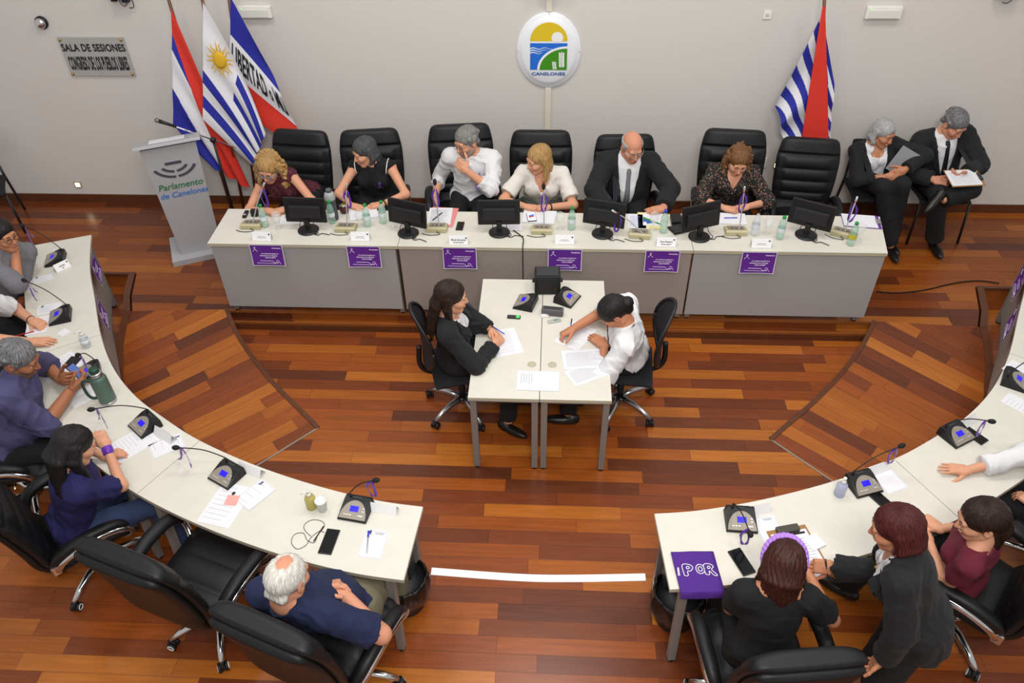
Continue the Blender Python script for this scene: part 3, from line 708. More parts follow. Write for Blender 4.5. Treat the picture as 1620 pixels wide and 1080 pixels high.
# ------------------------------------------------------------------ lectern and microphone stand
t = thing('lectern', 'grey lectern with a dark arc emblem and green and blue lettering beside the flags', 'lectern', (-3.42, 6.28, HD), math.radians(25))
bpy.context.view_layer.update()
M_lec = mat('silver_grey_laminate', (170, 170, 174), .45, .1)
MB().box((0, .0, .03), (.56, .46, .06), M_lec, bev=.004).build('base', None, t)
fw = lambda z: .195+.055*z/1.04
b = MB(); vs = []; z0, z1 = .06, 1.16; yf0, yf1 = -.14, -.15; ybk = .10
A = [(-.185, yf0, z0), (.185, yf0, z0), (.165, ybk, z0), (-.165, ybk, z0), (-.235, yf1, z1), (.235, yf1, z1), (.20, ybk, z1-.05), (-.20, ybk, z1-.05)]
b.add(A, [(0, 1, 5, 4), (1, 2, 6, 5), (2, 3, 7, 6), (3, 0, 4, 7), (4, 5, 6, 7), (3, 2, 1, 0)], M_lec).build('column', None, t)
Xt = Matrix.Translation((0, -.025, 1.15)) @ Matrix.Rotation(math.radians(-17), 4, 'X')
MB().box((0, 0, 0), (.56, .36, .026), M_lec, Xt, bev=.003).box((0, .02, .016), (.30, .21, .004), M_paper, Xt).build('top', None, t)
Xf = Matrix.Translation((0, yf0-.002, z0)) @ Matrix.Rotation(PI/2+math.atan2(yf1-yf0, z1-z0)*-1, 4, 'X')
M_arc = mat('dark_grey_emblem', (66, 68, 78), .5)
def arc(r, a0, a1, w=.026, c=(0, .96)):
    b = MB(); o = [(c[0]+r*math.sin(a), c[1]-r*math.cos(a)*.80) for a in np.linspace(a0, a1, 16)]; i = [(c[0]+(r-w)*math.sin(a), c[1]-(r-w)*math.cos(a)*.80) for a in np.linspace(a0, a1, 16)]
    b.prism(o+i[::-1], .0, .003, M_arc, Xf); b.build('emblem_arc', None, t)
arc(.20, -1.15, -.06); arc(.20, .06, 1.15); arc(.135, -1.0, -.09); arc(.135, .09, 1.0)
MB().prism([(-.07, .93), (.07, .93), (.07, .955), (-.07, .955)], 0, .003, M_arc, Xf).build('emblem_arc', None, t)
MB().text('Parlamento', .084, mat('green_lettering', (40, 110, 66), .5), Xf @ Matrix.Translation((0, .72, .001)), shear=.25, bold=.0008).build('lettering', None, t)
MB().text('de Canelones', .076, mat('blue_lettering', (50, 110, 190), .5), Xf @ Matrix.Translation((.01, .635, .001)), shear=.25, bold=.0008).build('lettering', None, t)
a = aty(337, 221, 6.62); bs = Vector((a.x, a.y, HD)); t = thing('microphone_stand', 'boom microphone stand reaching over the lectern', 'stand', bs)
MB().cyl((0, 0, .12), (0, 0, a.z-HD), .011, M_blackp).build('pole', None, t)
for k in range(3): an = .5+2*PI*k/3; MB().tube([(0, 0, .16), (.24*math.cos(an), .24*math.sin(an), .008)], .009, M_blackp, 8).build('leg', None, t)
MB().ball((0, 0, a.z-HD), (.03, .03, .028), M_blackp).build('clutch', None, t)
m0 = aty(262, 195, 6.30)-bs; m1 = aty(398, 242, 6.85)-bs; mt = aty(247, 190, 6.28)-bs; m2 = m0+(m0-mt).normalized()*.09
MB().tube([m2, (0, 0, a.z-HD), m1], .007, M_chrome, 8).build('boom', None, t)
MB().tube([mt+(m0-mt)*.3, m0, m2], [.018, .015, .012], M_blackp, 12).build('microphone', None, t)
MB().ball(mt+(m0-mt)*.1, (.022, .022, .022), mat('mic_grille', (120, 120, 124), .4, .7)).build('microphone_grille', None, t)
tag(MB().box((*tuple(aty(1222, 322, 6.95))[:2], HD+.052), (.22, .16, .10), M_woodlt, bev=.004).build('wooden_block'), 'small wooden block on the platform behind the table, left of the empty armchair', 'block')
# ================================================================== bodies: signed-distance shapes turned into one continuous mesh
NP = np.array
class Field:
    def __init__(s): s.ops = []
    def add(s, fn, lo, hi, k=.03, op='u'): s.ops.append((fn, NP(lo, float), NP(hi, float), k, op)); return s
    def cone(s, a, b, ra, rb, k=.03, op='u', clip=None):
        a = NP(a, float); b = NP(b, float); ba = b-a; L2 = ba@ba+1e-12; L = L2**.5
        def fn(P):
            pa = P-a; t = np.clip((pa@ba)/L2, 0, 1); q = pa-t[..., None]*ba
            d = np.sqrt((q*q).sum(-1))-(ra+(rb-ra)*t)
            if clip is not None: d = np.maximum(d, (P-clip[0])@clip[1])
            return d
        r = max(ra, rb); s.add(fn, np.minimum(a, b)-r, np.maximum(a, b)+r, k, op); return s
    def ell(s, c, r, R=None, k=.03, op='u'):
        c = NP(c, float); r = NP(r, float); R = np.eye(3) if R is None else NP(R, float)
        def fn(P):
            q = (P-c)@R; k0 = np.sqrt(((q/r)**2).sum(-1)); k1 = np.sqrt(((q/r**2)**2).sum(-1))+1e-9
            return k0*(k0-1)/k1
        m = np.sqrt(((R*r)**2).sum(1)); s.add(fn, c-m, c+m, k, op); return s
    def rbox(s, c, b, R, rad, k=.01, op='u'):
        c = NP(c, float); b = NP(b, float); R = NP(R, float)
        def fn(P):
            q = np.abs((P-c)@R)-b; return np.sqrt((np.maximum(q, 0)**2).sum(-1))+np.minimum(q.max(-1), 0)-rad
        m = np.abs(R)@(b+rad); s.add(fn, c-m, c+m, k, op); return s
    def half(s, p, n):       # keep the side the normal points away from
        s.ops.append((None, NP(p, float), NP(n, float), 0, 'h')); return s
    def mesh(s, h, disp=None, post=None):
        un = [o for o in s.ops if o[4] == 'u']
        lo = np.min([o[1] for o in un], 0)-4*h; hi = np.max([o[2] for o in un], 0)+4*h
        n = np.ceil((hi-lo)/h).astype(int)+1
        F = np.full(n, 1.0)
        ax = [lo[i]+h*np.arange(n[i]) for i in range(3)]
        def pts(a, b): 
            g = np.empty((*(b-a), 3)); g[..., 0] = ax[0][a[0]:b[0], None, None]; g[..., 1] = ax[1][None, a[1]:b[1], None]; g[..., 2] = ax[2][None, None, a[2]:b[2]]; return g
        for fn, p, q, k, op in s.ops:
            if op == 'h':
                g = pts(np.zeros(3, int), n); F = np.maximum(F, (g-p)@q); continue
            pad = k*1.2+3*h
            a = np.clip(np.floor((p-pad-lo)/h).astype(int), 0, n); b = np.clip(np.ceil((q+pad-lo)/h).astype(int)+1, 0, n)
            if (b-a).min() <= 0: continue
            sl = tuple(slice(a[i], b[i]) for i in range(3)); d = fn(pts(a, b)); f = F[sl]
            if op == 'u':
                w = np.clip(.5+.5*(f-d)/k, 0, 1) if k > 0 else (d < f)*1.0
                F[sl] = f*(1-w)+d*w-k*w*(1-w)
            else:
                d = -d; w = np.clip(.5-.5*(f-d)/k, 0, 1) if k > 0 else (d > f)*1.0
                F[sl] = f*(1-w)+d*w+k*w*(1-w)
        if disp is not None:
            m = np.abs(F) < 3*h+.02
            ii = np.argwhere(m); P = lo+ii*h; F[m] += disp(P)
        return nets(F, lo, h)
_E = [(0, 1), (2, 3), (4, 5), (6, 7), (0, 2), (1, 3), (4, 6), (5, 7), (0, 4), (1, 5), (2, 6), (3, 7)]
_C = NP([[(i >> 0) & 1, (i >> 1) & 1, (i >> 2) & 1] for i in range(8)])
def nets(F, lo, h):
    S = F < 0
    cs = [S[c[0]:S.shape[0]-1+c[0], c[1]:S.shape[1]-1+c[1], c[2]:S.shape[2]-1+c[2]] for c in _C]
    tot = np.zeros(cs[0].shape, np.int8)
    for c in cs: tot += c
    act = (tot > 0) & (tot < 8); idx = np.argwhere(act)
    vals = np.stack([F[idx[:, 0]+c[0], idx[:, 1]+c[1], idx[:, 2]+c[2]] for c in _C], 1)
    acc = np.zeros((len(idx), 3)); cnt = np.zeros(len(idx))
    for a, b in _E:
        va, vb = vals[:, a], vals[:, b]; x = (va < 0) != (vb < 0)
        t = np.where(x, va/np.where(x, va-vb, 1), 0)
        p = _C[a]+t[:, None]*(_C[b]-_C[a]); acc += p*x[:, None]; cnt += x
    V_ = lo+h*(idx+acc/cnt[:, None])
    ids = -np.ones(act.shape, int); ids[act] = np.arange(len(idx))
    Q = []
    for axis in range(3):
        sh = [slice(None)]*3; s0 = list(sh); s1 = list(sh); s0[axis] = slice(0, -1); s1[axis] = slice(1, None)
        A, B = S[tuple(s0)], S[tuple(s1)]; e = np.argwhere(A != B)
        o1, o2 = [(1, 2), (2, 0), (0, 1)][axis]
        ok = (e[:, o1] > 0) & (e[:, o2] > 0) & (e[:, o1] < F.shape[o1]-1) & (e[:, o2] < F.shape[o2]-1); e = e[ok]
        ins = A[e[:, 0], e[:, 1], e[:, 2]]
        def cid(d1, d2):
            q = e.copy(); q[:, o1] += d1; q[:, o2] += d2; return ids[q[:, 0], q[:, 1], q[:, 2]]
        a, b, c, d = cid(-1, -1), cid(0, -1), cid(0, 0), cid(-1, 0)
        Q.append(np.where(ins[:, None], np.stack([a, b, c, d], 1), np.stack([d, c, b, a], 1)))
    return V_, np.concatenate(Q)
def mesh_obj(name, V_, Q, mats, parent=None, mi=None, inv=None):
    if inv is not None: V_ = V_@NP(inv.to_3x3()).T+NP(inv.translation)
    me = bpy.data.meshes.new(name); me.vertices.add(len(V_)); me.vertices.foreach_set('co', V_.astype(np.float32).ravel())
    n = len(Q); me.loops.add(4*n); me.loops.foreach_set('vertex_index', Q.astype(np.int32).ravel())
    me.polygons.add(n); me.polygons.foreach_set('loop_start', np.arange(0, 4*n, 4, dtype=np.int32)); me.polygons.foreach_set('loop_total', np.full(n, 4, np.int32))
    for m in mats: me.materials.append(m)
    if mi is not None: me.polygons.foreach_set('material_index', mi.astype(np.int32))
    me.polygons.foreach_set('use_smooth', np.ones(n, bool)); me.update(calc_edges=True); me.validate()
    o = bpy.data.objects.new(name, me); COL.objects.link(o)
    if parent is not None: o.parent = parent
    return o
def join(parts):
    vs = []; qs = []; ms = []; k = 0
    for v, q, m in parts: vs.append(v); qs.append(q+k); ms.append(m); k += len(v)
    return np.concatenate(vs), np.concatenate(qs), np.concatenate(ms)
def folds(seed, amp, freq=34):
    r = np.random.RandomState(seed); D = r.normal(size=(6, 3)); D /= np.linalg.norm(D, axis=1)[:, None]; D[:, 2] *= .7
    ph = r.uniform(0, 6.28, 6); fr = freq*r.uniform(.7, 1.6, 6)
    def f(P):
        w = .05*np.sin(P@NP([13., 9, 7])+ph[0])[:, None]*NP([1, .6, .4])+.03*np.sin(P@NP([-8., 15, 19])+ph[1])[:, None]*NP([.3, 1, .8]); Q_ = P+w; o = 0
        m = .5+.5*np.sin(P@NP([11., -7, 9])+ph[2])
        for i in range(6):
            sn = np.sin((Q_@D[i])*fr[i]+ph[i]); o = o+(1-np.abs(sn))**2*(m if i % 2 else 1-m)
        return amp*(.9-o*.9)
    return f
def nrm(v): v = NP(v, float); return v/(np.linalg.norm(v)+1e-9)
def rotm(yaw, pitch, roll=0):     # columns: right, forward, up.  yaw 0 looks along +Y, positive turns left; pitch up positive
    f = NP([-math.sin(yaw)*math.cos(pitch), math.cos(yaw)*math.cos(pitch), math.sin(pitch)]); r = NP([math.cos(yaw), math.sin(yaw), 0]); u = np.cross(r, f)
    c, s = math.cos(roll), math.sin(roll)
    return np.stack([r*c+u*s, f, u*c-r*s], 1)
def ik(a, b, la, lb, hint):
    a, b = NP(a, float), NP(b, float); d = b-a; L = np.linalg.norm(d)
    if L > .985*(la+lb): s_ = L/(.985*(la+lb)); la, lb = la*s_, lb*s_
    x = (la*la-lb*lb+L*L)/(2*L); hgt = math.sqrt(max(la*la-x*x, 1e-6)); u = d/L; h = NP(hint, float); h = h-u*(h@u); h = nrm(h)
    return a+u*x+h*hgt
# ---- skin, eyes
SK = {k: mat('skin_'+k, c, .52, sss=.12, spec=.35) for k, c in dict(light=(204, 148, 118), tan=(184, 124, 92), brown=(158, 102, 72), pink=(198, 138, 110)).items()}
LIP = mat('lips', (172, 92, 84), .45, sss=.1); EYEW = mat('eye_white', (196, 188, 180), .4); IRIS = mat('dark_iris', (46, 32, 24), .25)
def hair_mat(name, a, b):
    if name in _mats: return _mats[name]
    m = mat(name, a, .48, spec=.35); nt = m.node_tree; p = nt.nodes['Principled BSDF']; N = nt.nodes.new; K = nt.links.new
    uv = N('ShaderNodeUVMap'); uv.uv_map = 'strand'; mp = N('ShaderNodeMapping'); mp.inputs['Scale'].default_value = (130, 5, 1); K(uv.outputs[0], mp.inputs[0])
    n = N('ShaderNodeTexNoise'); n.inputs['Scale'].default_value = 1; n.inputs['Detail'].default_value = 4; n.inputs['Distortion'].default_value = .4; K(mp.outputs[0], n.inputs['Vector'])
    r = N('ShaderNodeValToRGB'); e = r.color_ramp.elements; e[0].position = .36; e[1].position = .66; e[0].color = (*lin(a), 1); e[1].color = (*lin(b), 1)
    K(n.outputs['Fac'], r.inputs[0]); K(r.outputs[0], p.inputs['Base Color'])
    bp = N('ShaderNodeBump'); bp.inputs['Strength'].default_value = .7; bp.inputs['Distance'].default_value = .006; K(n.outputs['Fac'], bp.inputs['Height']); K(bp.outputs[0], p.inputs['Normal'])
    return m
HR = dict(blonde=hair_mat('hair_blonde', (128, 92, 50), (196, 160, 104)), black=hair_mat('hair_black', (12, 11, 12), (30, 27, 28)), dkbrown=hair_mat('hair_dark_brown', (24, 15, 12), (50, 32, 24)),
          grey=hair_mat('hair_grey', (84, 82, 80), (150, 148, 146)), dkgrey=hair_mat('hair_dark_grey', (46, 46, 48), (86, 86, 88)), white=hair_mat('hair_white', (176, 172, 164), (226, 224, 218)),
          red=hair_mat('hair_red_brown', (44, 14, 12), (84, 28, 22)), brown=hair_mat('hair_brown', (70, 44, 26), (140, 98, 60)), silver=hair_mat('hair_silver', (126, 128, 130), (190, 190, 190)),
          curly=hair_mat('hair_curly_dark', (36, 16, 12), (76, 36, 24)), saltpepper=hair_mat('hair_salt_pepper', (58, 58, 60), (140, 140, 142)))
def head_field(f, c, R, s, fem=False, nose=1.0, beard=False):
    T = lambda *p: c+R@(NP(p, float)*s)
    f.ell(T(0, -.012, .035), NP([.076, .096, .084])*s, R, .01)
    f.ell(T(0, .024, -.032), NP([.059, .066, .080])*s, R, .03)
    f.cone(T(0, .058, -.097), T(0, .060, -.094), .021*s, .021*s, .02)
    j = .046 if fem else .052
    for x in (-1, 1):
        f.cone(T(x*j, .0, -.062), T(x*.018, .056, -.097), .019*s, .019*s, .025)
        f.cone(T(x*.038, .062, -.028), T(x*.046, .045, -.022), .024*s, .022*s, .02)
    f.cone(T(-.034, .078, .022), T(.034, .078, .022), .014*s, .014*s, .014)
    for x in (-1, 1): f.ell(T(x*.031, .099, .000), NP([.017, .014, .012])*s, R, .010, 'd')
    for x in (-1, 1): f.ell(T(x*.031, .0815, .0098), NP([.017, .0085, .0060])*s, R, .005); f.ell(T(x*.031, .0800, -.0105), NP([.015, .007, .0040])*s, R, .005)
    f.cone(T(0, .086, .010), T(0, .1035*nose+.0015, -.031), .0075*s, .0108*s, .009)
    for x in (-1, 1): f.cone(T(x*.009, .095, -.035), T(x*.011, .088, -.035), .0075*s, .007*s, .006)
    f.ell(T(0, .0875, -.060), NP([.024, .011, .0055])*s, R, .004)
    f.ell(T(0, .0855, -.0705), NP([.020, .011, .006])*s, R, .004)
    f.ell(T(0, .095, -.0652), NP([.018, .006, .0012])*s, R, .002, 'd')
    for x in (-1, 1):
        f.ell(T(x*.078, -.010, -.004), NP([.010, .020, .033])*s, R, .006)
        f.ell(T(x*.086, -.004, .000), NP([.005, .011, .019])*s, R, .004, 'd')
def hand_field(f, w, d, n, side, size=1.0, curl=.35, thumb=.5, spread=.06, curls=None):
    """w wrist, d finger direction, n palm-facing normal, side +1 right / -1 left"""
    y = nrm(d); z = -nrm(NP(n)-y*(NP(n)@y)); x = np.cross(y, z)*1.0
    # thumb direction: for a right hand, palm down (z up), fingers forward: thumb points left (-x)
    t = -x*side
    S = size
    H = lambda a, b, c: NP(w)+(t*a+y*b+z*c)*S
    R = np.stack([t, y, z], 1)
    f.ell(H(0, -.004, 0), NP([.029, .03, .022])*S, R, .012); f.cone(H(0, .0, 0), H(0, .03, 0), .024*S, .026*S, .015)
    f.rbox(H(-.001, .052, .0), NP([.027, .036, .004])*S, R, .0125*S, .012)
    f.ell(H(.022, .035, -.010), NP([.018, .030, .016])*S, R, .012)
    xs = (.029, .010, -.010, -.028); ls = (.072, .081, .075, .058); rs = (.0088, .0092, .0088, .0077)
    for i in range(4):
        c_ = curls[i] if curls else curl*(1+.12*i)
        p = H(xs[i], .088-.004*abs(i-1), .002); a = 0; sp = spread*(1.2-i*.8)
        for sg, (fr, ca) in enumerate(((.45, .9), (.31, 1.15), (.24, .8))):
            a += c_*ca
            dv = y*math.cos(a)-z*math.sin(a)+t*sp*math.cos(a); dv = nrm(dv); q = p+dv*ls[i]*fr*S
            r0 = rs[i]*(1-.1*sg)*S; f.cone(p, q, r0, r0*.9, .006 if sg == 0 else .003); p = q
    p = H(.030, .022, -.008)
    for ln, dv, r in ((.042, (.62, .66, -.32), .0125), (.032, (.35+.3*(1-thumb), .82, -.45*thumb), .0105), (.026, (.12+.3*(1-thumb), .86, -.55*thumb), .0095)):
        q = p+R@nrm(dv)*ln*S; f.cone(p, q, r*S, r*.9*S, .006); p = q
    return f

CLOTH = ('shirt', 'tshirt', 'suit_jacket', 'jacket', 'lace_top', 'sleeveless_top', 'floral_blouse', 'blouse', 'polo_shirt', 'top', 'knit_top')
def torso_frame(P, N, fwd):
    u = nrm(NP(N)-NP(P)); fw = NP(fwd, float); fw = nrm(fw-u*(fw@u)); r = np.cross(fw, u); return r, fw, u
class Person:
    """world-space joints; every mesh is stored relative to an Empty on the floor"""
    def __init__(s, label, heading, pelvis, head, look, arms, legs, floor=0, scale=1.0, fem=False, bulk=1.0, belly=0.0, skin='light', shw=None, lift=0, chestf=None, neck=1.0, headscale=1.0):
        s.S = scale; s.fem = fem; s.skin = SK[skin]; s.P = NP(pelvis, float); s.C = NP(head, float); s.bulk = bulk; s.belly = belly
        s.root = thing('person', label, 'person', (s.P[0], s.P[1], floor), heading); s.root['label'] = label
        bpy.context.view_layer.update()
        s.inv = (Matrix.Translation((s.P[0], s.P[1], floor)) @ Matrix.Rotation(heading, 4, 'Z')).inverted()
        s.fwd = NP([-math.sin(heading), math.cos(heading), 0]) if chestf is None else nrm([-math.sin(chestf), math.cos(chestf), 0])
        s.R = rotm(*look); S = s.S; s.hs = S*headscale
        s.N = s.C+s.R@(NP([0, -.028, -.075])*s.hs)-NP([0, 0, 1])*.055*S*neck      # base of the neck
        s.r, s.f, s.u = torso_frame(s.P, s.N, s.fwd)
        L = np.linalg.norm(s.N-s.P); s.L = L
        sw = (shw or (.155 if fem else .178))*S
        s.Sh = {q: s.P+s.u*L*.90+s.r*q*sw-s.f*.005+s.u*lift for q in (1, -1)}
        s.hip = {q: s.P+s.r*q*.085*S for q in (1, -1)}
        s.arm = {}; s.hands = {}
        la, lb = .285*S, .25*S
        for q, a in arms.items():
            if a is None: continue
            w = NP(a['w'], float); e = ik(s.Sh[q], w, la, lb, a.get('h', (q*.6, -.3, -.8)))
            s.arm[q] = (s.Sh[q], e, w); s.hands[q] = a
        s.leg = {}
        for q, l in legs.items():
            k = NP(l['k'], float) if 'k' in l else None; a = NP(l['a'], float)
            if k is None: k = ik(s.hip[q], a, .43*S, .43*S, l.get('h', s.f))
            s.leg[q] = (s.hip[q], k, a, nrm(l.get('toe', s.f)))
    def torso(s, f, g=0.0, k=.05, hips=True):
        S, B, u, fw, r, P, L = s.S, s.bulk, s.u, s.f, s.r, s.P, s.L
        R = np.stack([r, fw, u], 1); w = .90 if s.fem else 1.0
        if hips: f.ell(P+u*.02*S-fw*.01, NP([.168*(1.03 if s.fem else 1)*B+g, .118*B+g, .115+g])*S, R, k)
        f.ell(P+u*L*.34+fw*(.012+.05*s.belly)*S, NP([(.138*w+.03*s.belly)*B+g, (.100+.055*s.belly)*B+g, .145+g])*S, R, k)
        f.ell(P+u*L*.66+fw*.004*S, NP([.150*w*B+g, .108*B+g, .165+g])*S, R, k)
        f.cone(s.Sh[1]-r*.02, s.Sh[-1]+r*.02, (.054*w+g)*S, (.054*w+g)*S, k)
        for q in (1, -1): f.cone(s.N+u*.015*S, s.Sh[q]+u*.012*S, (.042*w+g*.7)*S, (.046*w+g*.7)*S, k)
        if s.fem:
            for q in (1, -1): f.ell(P+u*L*.66+fw*.085*S*B+r*q*.072*S, NP([.056*B+g, .048*B+g, .058*B+g])*S, R, .045)
    def wedge(s, f, w, ln):
        S = s.S; N, r, fw, u = s.N, s.r, s.f, s.u
        def fn(P):
            q = (P-N)/S; x = q@r; y = q@fw; t = -(q@u)/ln
            hw = w*(1-np.maximum(t, 0))**.85 if False else w*np.clip(1-np.maximum(t, 0), 0, 1)**.8
            return np.maximum(np.maximum((np.abs(x)-hw)*.85, .015-y), (t-1)*ln)*S
        m = NP([w, w, w])*S+.03; c0 = N+u*.14*S; c1 = N-u*ln*S
        pts = NP([c+r*a*w*S+fw*b*S for c in (c0, c1) for a in (-1, 1) for b in (0, .34)])
        f.add(fn, pts.min(0), pts.max(0), .005, 'd')
    def skinpt(s, x, z, off=.003):      # point on the clothes in front of the torso
        from mathutils.bvhtree import BVHTree
        if not hasattr(s, '_bvh'):
            s._bvh = []
            for o in s.root.children:
                if o.name.split('.')[0] in CLOTH: s._bvh.append(BVHTree.FromPolygons([v.co[:] for v in o.data.vertices], [tuple(q.vertices) for q in o.data.polygons]))
        p0 = s.inv @ Vector(s.N+(s.r*x+s.u*z+s.f*.45)*s.S); d = s.inv.to_3x3() @ Vector(-s.f); best = None
        for t in s._bvh:
            h_ = t.ray_cast(p0, d, .6)
            if h_[0] is not None and (best is None or h_[3] < best[1]): best = (h_[0], h_[3])
        return (best[0] if best else p0+d*.33)-d*off
    def arms_f(s, f, g=0.0, t=2.0, k=.03, taper=1.0, sides=(1, -1), slack=0.0):
        """t: 0..1 part of the upper arm, 1..2 part of the forearm covered"""
        w = (.86 if s.fem else 1.0)*(.5+.5*s.bulk); S = s.S
        for q in sides:
            if q not in s.arm: continue
            a, e, wr = s.arm[q]
            tu = min(1, t); end = a+(e-a)*tu; n = nrm(e-a)
            f.cone(a, end, (.050*w+g)*S, ((.050-.012*tu)*w+g+slack)*S, k, clip=None if t >= 1 else (end, n))
            if t > 1:
                tf = t-1; end = e+(wr-e)*tf; n = nrm(wr-e); ext = e+(wr-e)*min(1.15, tf+.1)
                f.cone(e, ext, (.040*w+g)*S, ((.040-.013*tf)*w+g+slack)*S, k, clip=(end, n))
    def legs_f(s, f, g=0.0, k=.04, t=2.0, hem=0.0):
        S, B = s.S, s.bulk
        for q, (h, kn, a, toe) in s.leg.items():
            f.cone(h, kn, (.082*B+g)*S, (.056+g)*S, k)
            end = kn+(a-kn)*(t-1); f.cone(kn, end, (.054+g)*S, (.040+g+hem)*S, .02, clip=(end, nrm(a-kn)))
    def shoes(s, m, name='shoe', r=.04):
        S = s.S
        for q, (h, kn, a, toe) in s.leg.items():
            f = Field()
            sh = nrm(kn-a); dn = nrm(-sh+toe*(sh@toe)) if abs(sh@toe) < .95 else NP([0, 0, -1]); R = np.stack([np.cross(toe, -dn), toe, -dn], 1)
            b = a+dn*.045*S
            f.ell(b+toe*.055*S, NP([r, .125, .034])*S, R, .02); f.ell(b-toe*.03*S+(-dn)*.01*S, NP([r*.88, .055, .045])*S, R, .02)
            v, q_ = f.mesh(.009); mesh_obj(name, v, q_, [m], s.root, inv=s.inv)
    def build_body(s, lips=LIP, beard=None, brow=None, nose=1.0, hand_size=None, eyes=True):
        S = s.S
        parts = []
        f = Field(); s.torso(f, -.004); s.arms_f(f, 0, 2.0); s.legs_f(f, -.006)
        f.cone(s.N, s.C+s.R@(NP([0, -.015, -.06])*s.hs), (.056 if not s.fem else .049)*S, (.052 if not s.fem else .045)*S, .03)
        v, q = f.mesh(.011); parts.append((v, q, np.zeros(len(q), int)))
        f = Field(); f.cone(s.N+s.u*.01*S, s.C+s.R@(NP([0, -.018, -.06])*s.hs), (.057 if not s.fem else .050)*S, (.054 if not s.fem else .047)*S, .03)
        head_field(f, s.C, s.R, s.hs, s.fem, nose)
        v, q = f.mesh(.0046)
        ctr = ((v[q].mean(1)-s.C)@s.R)/s.hs; mi = np.zeros(len(q), int)
        mats = [s.skin, lips, EYEW, IRIS]
        x, y, z = ctr.T
        mi[(np.abs(x) < .023) & (y > .074) & (np.abs(z+.0655) < .0095*(1-.6*np.abs(x)/.023))] = 1
        if beard is not None:
            mats.append(beard); b = (y > -.012) & (z < -.046) & (z > -.125) | (y > .07) & (np.abs(x) < .03) & (z < -.043) & (z > -.056)
            mi[b & (mi == 0)] = 4
        parts.append((v, q, mi))
        if eyes:
            for sx in (-1, 1):
                g = Field(); g.ell(s.C+s.R@(NP([sx*.031, .0745, .0005])*s.hs), NP([.0135, .0135, .0125])*s.hs, s.R, .001); v, q = g.mesh(.0034)
                c2 = ((v[q].mean(1)-s.C)@s.R)/s.hs; m2 = np.full(len(q), 2); m2[(np.hypot(c2[:, 0]-sx*.031, c2[:, 2]) < .0076) & (c2[:, 1] > .077)] = 3
                parts.append((v, q, m2))
            if brow is not None:
                mats.append(brow); bi = len(mats)-1
                for sx in (-1, 1):
                    g = Field(); T = lambda *p: s.C+s.R@(NP(p)*s.hs)
                    g.cone(T(sx*.014, .0915, .021), T(sx*.032, .088, .027), .0042*S, .0042*S, .004).cone(T(sx*.032, .088, .027), T(sx*.048, .075, .022), .0042*S, .003*S, .004)
                    v, q = g.mesh(.0034); parts.append((v, q, np.full(len(q), bi)))
        for sd, a in s.hands.items():
            if a.get('nohand'): continue
            e, w = s.arm[sd][1], s.arm[sd][2]; d = NP(a.get('d', w-e), float)
            g = Field(); hand_field(g, w, d, a.get('n', (0, 0, -1)), sd, (hand_size or (.92 if s.fem else 1.02))*S, a.get('curl', .35), a.get('thumb', .5), a.get('spread', .06), a.get('curls'))
            v, q = g.mesh(.0042); parts.append((v, q, np.zeros(len(q), int)))
        v, q, mi = join(parts)
        s.body = mesh_obj('body', v, q, mats, s.root, mi, s.inv); return s
    # ------------------------------------------------------------- hair
    def hair(s, m, style='short', seed=1, vol=1.0, length=.2, h=.0062, strands=.0022, wide=0.0):
        f = Field(); S = s.hs; R = s.R; C = s.C; T = lambda *p: C+R@(NP(p, float)*S); rs = np.random.RandomState(seed); dn = NP([0, 0, -1.])
        cap = lambda e=0, k=.01: f.ell(T(0, -.016, .040), NP([.083+e, .101+e, .087+e])*S*1.0, R, k)
        if style in ('short', 'wavy', 'balding'):
            cap(.002*vol if style != 'balding' else -.001)
            if style == 'wavy':
                for _ in range(70):
                    d = nrm(rs.normal(size=3)); d[2] = abs(d[2])*.9-.15
                    if d[1] > .45 and d[2] < .5: continue
                    p = NP([0, -.016, .04])+d*NP([.083, .101, .088]); f.ell(T(*p), NP([.017, .017, .013])*S*vol*rs.uniform(.8, 1.25), R, .012)
            for x in (-1, 1): f.cone(T(x*.074, .012, .01), T(x*.074, .006, -.022), .010*S, .007*S, .015)
            f.cone(T(-.035, -.080, -.035), T(.035, -.080, -.035), .022*S, .022*S, .03)
            f.ell(T(0, .100, -.035), NP([.072, .075, .085])*S, R, .012, 'd'); f.ell(T(0, .06, -.10), NP([.1, .085, .09])*S, R, .015, 'd')
            if style == 'balding': f.ell(T(0, -.018, .140), NP([.030, .044, .034])*S, R, .04, 'd')
        elif style == 'fringe':       # ring of short hair around a bald crown
            cap(-.0005); f.ell(T(0, .11, .0), NP([.09, .10, .16])*S, R, .01, 'd'); f.ell(T(0, -.02, .12), NP([.12, .14, .080])*S, R, .012, 'd'); f.ell(T(0, .06, -.10), NP([.1, .10, .09])*S, R, .015, 'd')
        elif style in ('bob', 'long', 'curly', 'back', 'bun'):
            e = .004*vol; cap(e)
            f.ell(T(0, .106, -.028), NP([.060, .070, .088])*S, R, .012, 'd')
            if style in ('bob', 'long', 'curly'):
                n = 26
                for i in range(n):
                    a = math.pi*(.06+.88*i/(n-1)); x = math.cos(a)*.078; y = -math.sin(a)*.088-.004
                    fr = abs(x) > .064
                    st = T(x, y+.012*fr, .03); bk = min(.045, max(0, length-.12)*.35)*(not fr); mid = T(x*(1.10+wide), y*(1.04+wide*.6)+.012*fr-bk*.6, -.05)
                    wv = rs.normal(size=3)*.012*(1.6 if style == 'curly' else .55)
                    en = mid+dn*length*S*rs.uniform(.85, 1.1)+wv+(R@NP([0, -.012-bk if not fr else .02, 0])*NP([1, 1, 0]))
                    rr = (.017 if style != 'curly' else .019)*vol*S*(1+wide)
                    f.cone(st, mid, rr, rr, .014); f.cone(mid, en, rr, rr*.55, .014)
